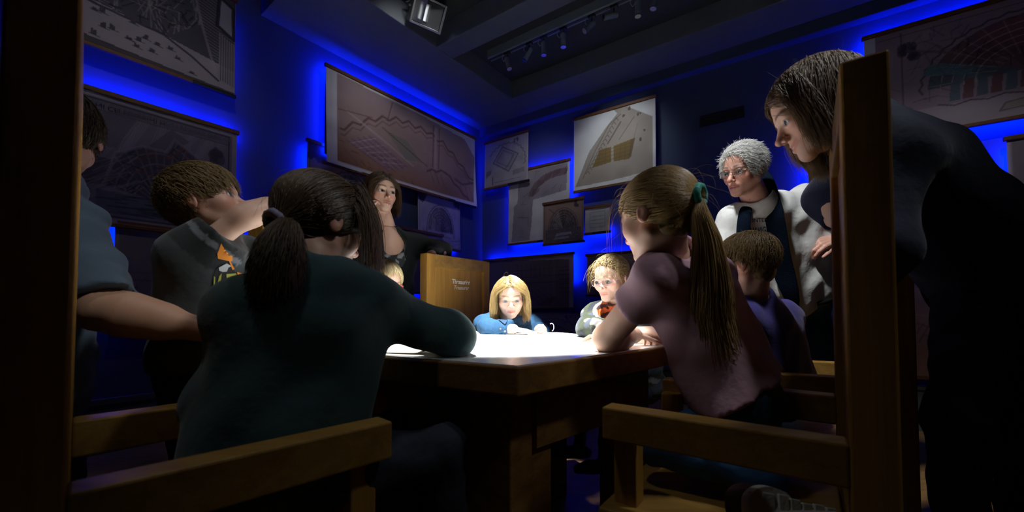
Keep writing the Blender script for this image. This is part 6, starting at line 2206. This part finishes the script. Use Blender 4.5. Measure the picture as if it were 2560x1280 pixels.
# neck loop
nbp = MAN['nb']
mb = MB()
loop = []
for a in np.linspace(0.15*math.pi, 1.15*math.pi, 14):
    loop.append(nbp+A3(0.075*math.cos(a)+0.02, 0.085*math.sin(a)-0.005, 0.035+0.02*math.sin(a)))
mb.tube(loop, 0.026, 10)
mb.build('scarf_loop', M['scarf'], mo, smooth=True)
def shirt_text(body, px, py, size, obj, parent, rot=0.0, sx=1.0):
    o = text_mesh('shirt_lettering', body, 1.0, (0, 0, 0), (1, 0, 0), (0, 1, 0), M['ink_navy'], None, extrude=0.0, bold=0.01, align='LEFT')
    V = np.array([tuple(v.co) for v in o.data.vertices])
    F = [tuple(p.vertices) for p in o.data.polygons]
    bpy.data.objects.remove(o)
    c, s = math.cos(rot), math.sin(rot)
    P = []
    for v in V:
        x, y = v[0]*size*sx, v[1]*size
        P.append(project(px+x*c+y*s, py+x*s-y*c, obj, 0.003))
    F = [q for q in F if all(P[i] is not None for i in q)]
    P = [p if p is not None else np.zeros(3) for p in P]
    used = sorted({i for q in F for i in q})
    mp = {i: k for k, i in enumerate(used)}
    return mesh_obj('shirt_lettering', [P[i] for i in used], [tuple(mp[i] for i in q) for q in F], M['ink_navy'], parent)
shirt_text('INTER', 1880, 556, 14, mt, mo, rot=-0.06)
shirt_text('NAVIGATION', 1874, 584, 22, mt, mo, rot=-0.05, sx=0.62)
shirt_text('(LO)', 1902, 612, 13, mt, mo, rot=0.0)
# belt round the trousers
pel, axm = MAN['pel'], nrm(MAN['sr']-MAN['sl'])
dnm = nrm(MAN['pel']-MAN['nb'])
bw = np.cross(axm, dnm)
mb = MB()
ring = []
for a in np.linspace(0, 2*math.pi, 41):
    ring.append(pel+dnm*0.018+axm*0.192*math.cos(a)+bw*0.158*math.sin(a))
V, F = [], []
for i, c in enumerate(ring[:-1]):
    o_ = nrm(c-pel-dnm*np.dot(c-pel, dnm))
    V += [c-dnm*0.017, c-dnm*0.017+o_*0.006, c+dnm*0.017+o_*0.006, c+dnm*0.017]
n_ = len(ring)-1
for i in range(n_):
    for k in range(4):
        F.append((i*4+k, i*4+(k+1) % 4, ((i+1) % n_)*4+(k+1) % 4, ((i+1) % n_)*4+k))
mb.add(V, F)
belt = mb.build('belt', M['leather'], mo, smooth=True)
belt['label'] = 'shiny black leather belt'

# collar and cuff buttons of the denim jacket
dj, do = DENIM['denim_jacket'], DENIM['obj']
M['denim_dark'] = mat_plain('denim_collar', (0.020, 0.055, 0.12), rough=0.85, var=0.25, vscale=90, bump=0.2, bscale=90)
M['button'] = mat_plain('steel_button', (0.6, 0.58, 0.52), rough=0.3, metal=1.0)
for pts in ([(1240, 782), (1252, 778), (1270, 800), (1262, 812), (1246, 800)], [(1292, 798), (1310, 784), (1324, 792), (1318, 812), (1300, 816)]):
    decal('collar', pts, dj, M['denim_dark'], do, lift=0.006, res=4.0)
for px, py in ((1262, 828), (1236, 776), (1252, 822)):
    p = project(px, py, dj, 0.002)
    if p is not None:
        mb = MB()
        v_ = nrm(CAM-p)
        mb.tube([p, p+v_*0.003], [0.006, 0.005], 10)
        mb.build('button', M['button'], do)
# small white cord loop beside her left hand
mb = MB()
c0 = W(1379, 818, 2.09)
mb.tube([c0+A3(0.012*math.cos(a), 0.004*math.sin(a), 0.020*math.sin(a)) for a in np.linspace(-1.4, 2.2, 12)], 0.0022, 6)
o = mb.build('cord_loop', M['white'], do, smooth=True)

# curled sheet of paper on the near left edge of the table
M['parchment'] = mat_plain('parchment', (0.62, 0.54, 0.40), rough=0.7, var=0.12)
p0, p1 = W(915, 886, 1.09), W(1085, 893, 1.02)
p0[2] = p1[2] = ZTAB
u_ = nrm(p1-p0)
w_ = np.array([-u_[1], u_[0], 0.0])
Lp = np.linalg.norm(p1-p0)
V, F = [], []
NX, NY = 22, 6
for j in range(NY):
    for i in range(NX):
        x = i/(NX-1)
        V.append(p0+u_*Lp*x+w_*(0.03+0.10*j/(NY-1))+UZ*(0.003+0.016*math.exp(-((x-0.82)/0.10)**2)+0.004*x*(1-j/(NY-1))))
for j in range(NY-1):
    for i in range(NX-1):
        a = j*NX+i
        F.append((a, a+1, a+NX+1, a+NX))
sheet = mesh_obj('paper_sheet', np.array(V)-np.array(p0), F, M['parchment'], None, smooth=True)
sheet.location = p0
tag(sheet, 'curled cream sheet of paper on the table beside the green sleeve', 'paper')
so = sheet.modifiers.new('thickness', 'SOLIDIFY')
so.thickness = 0.001
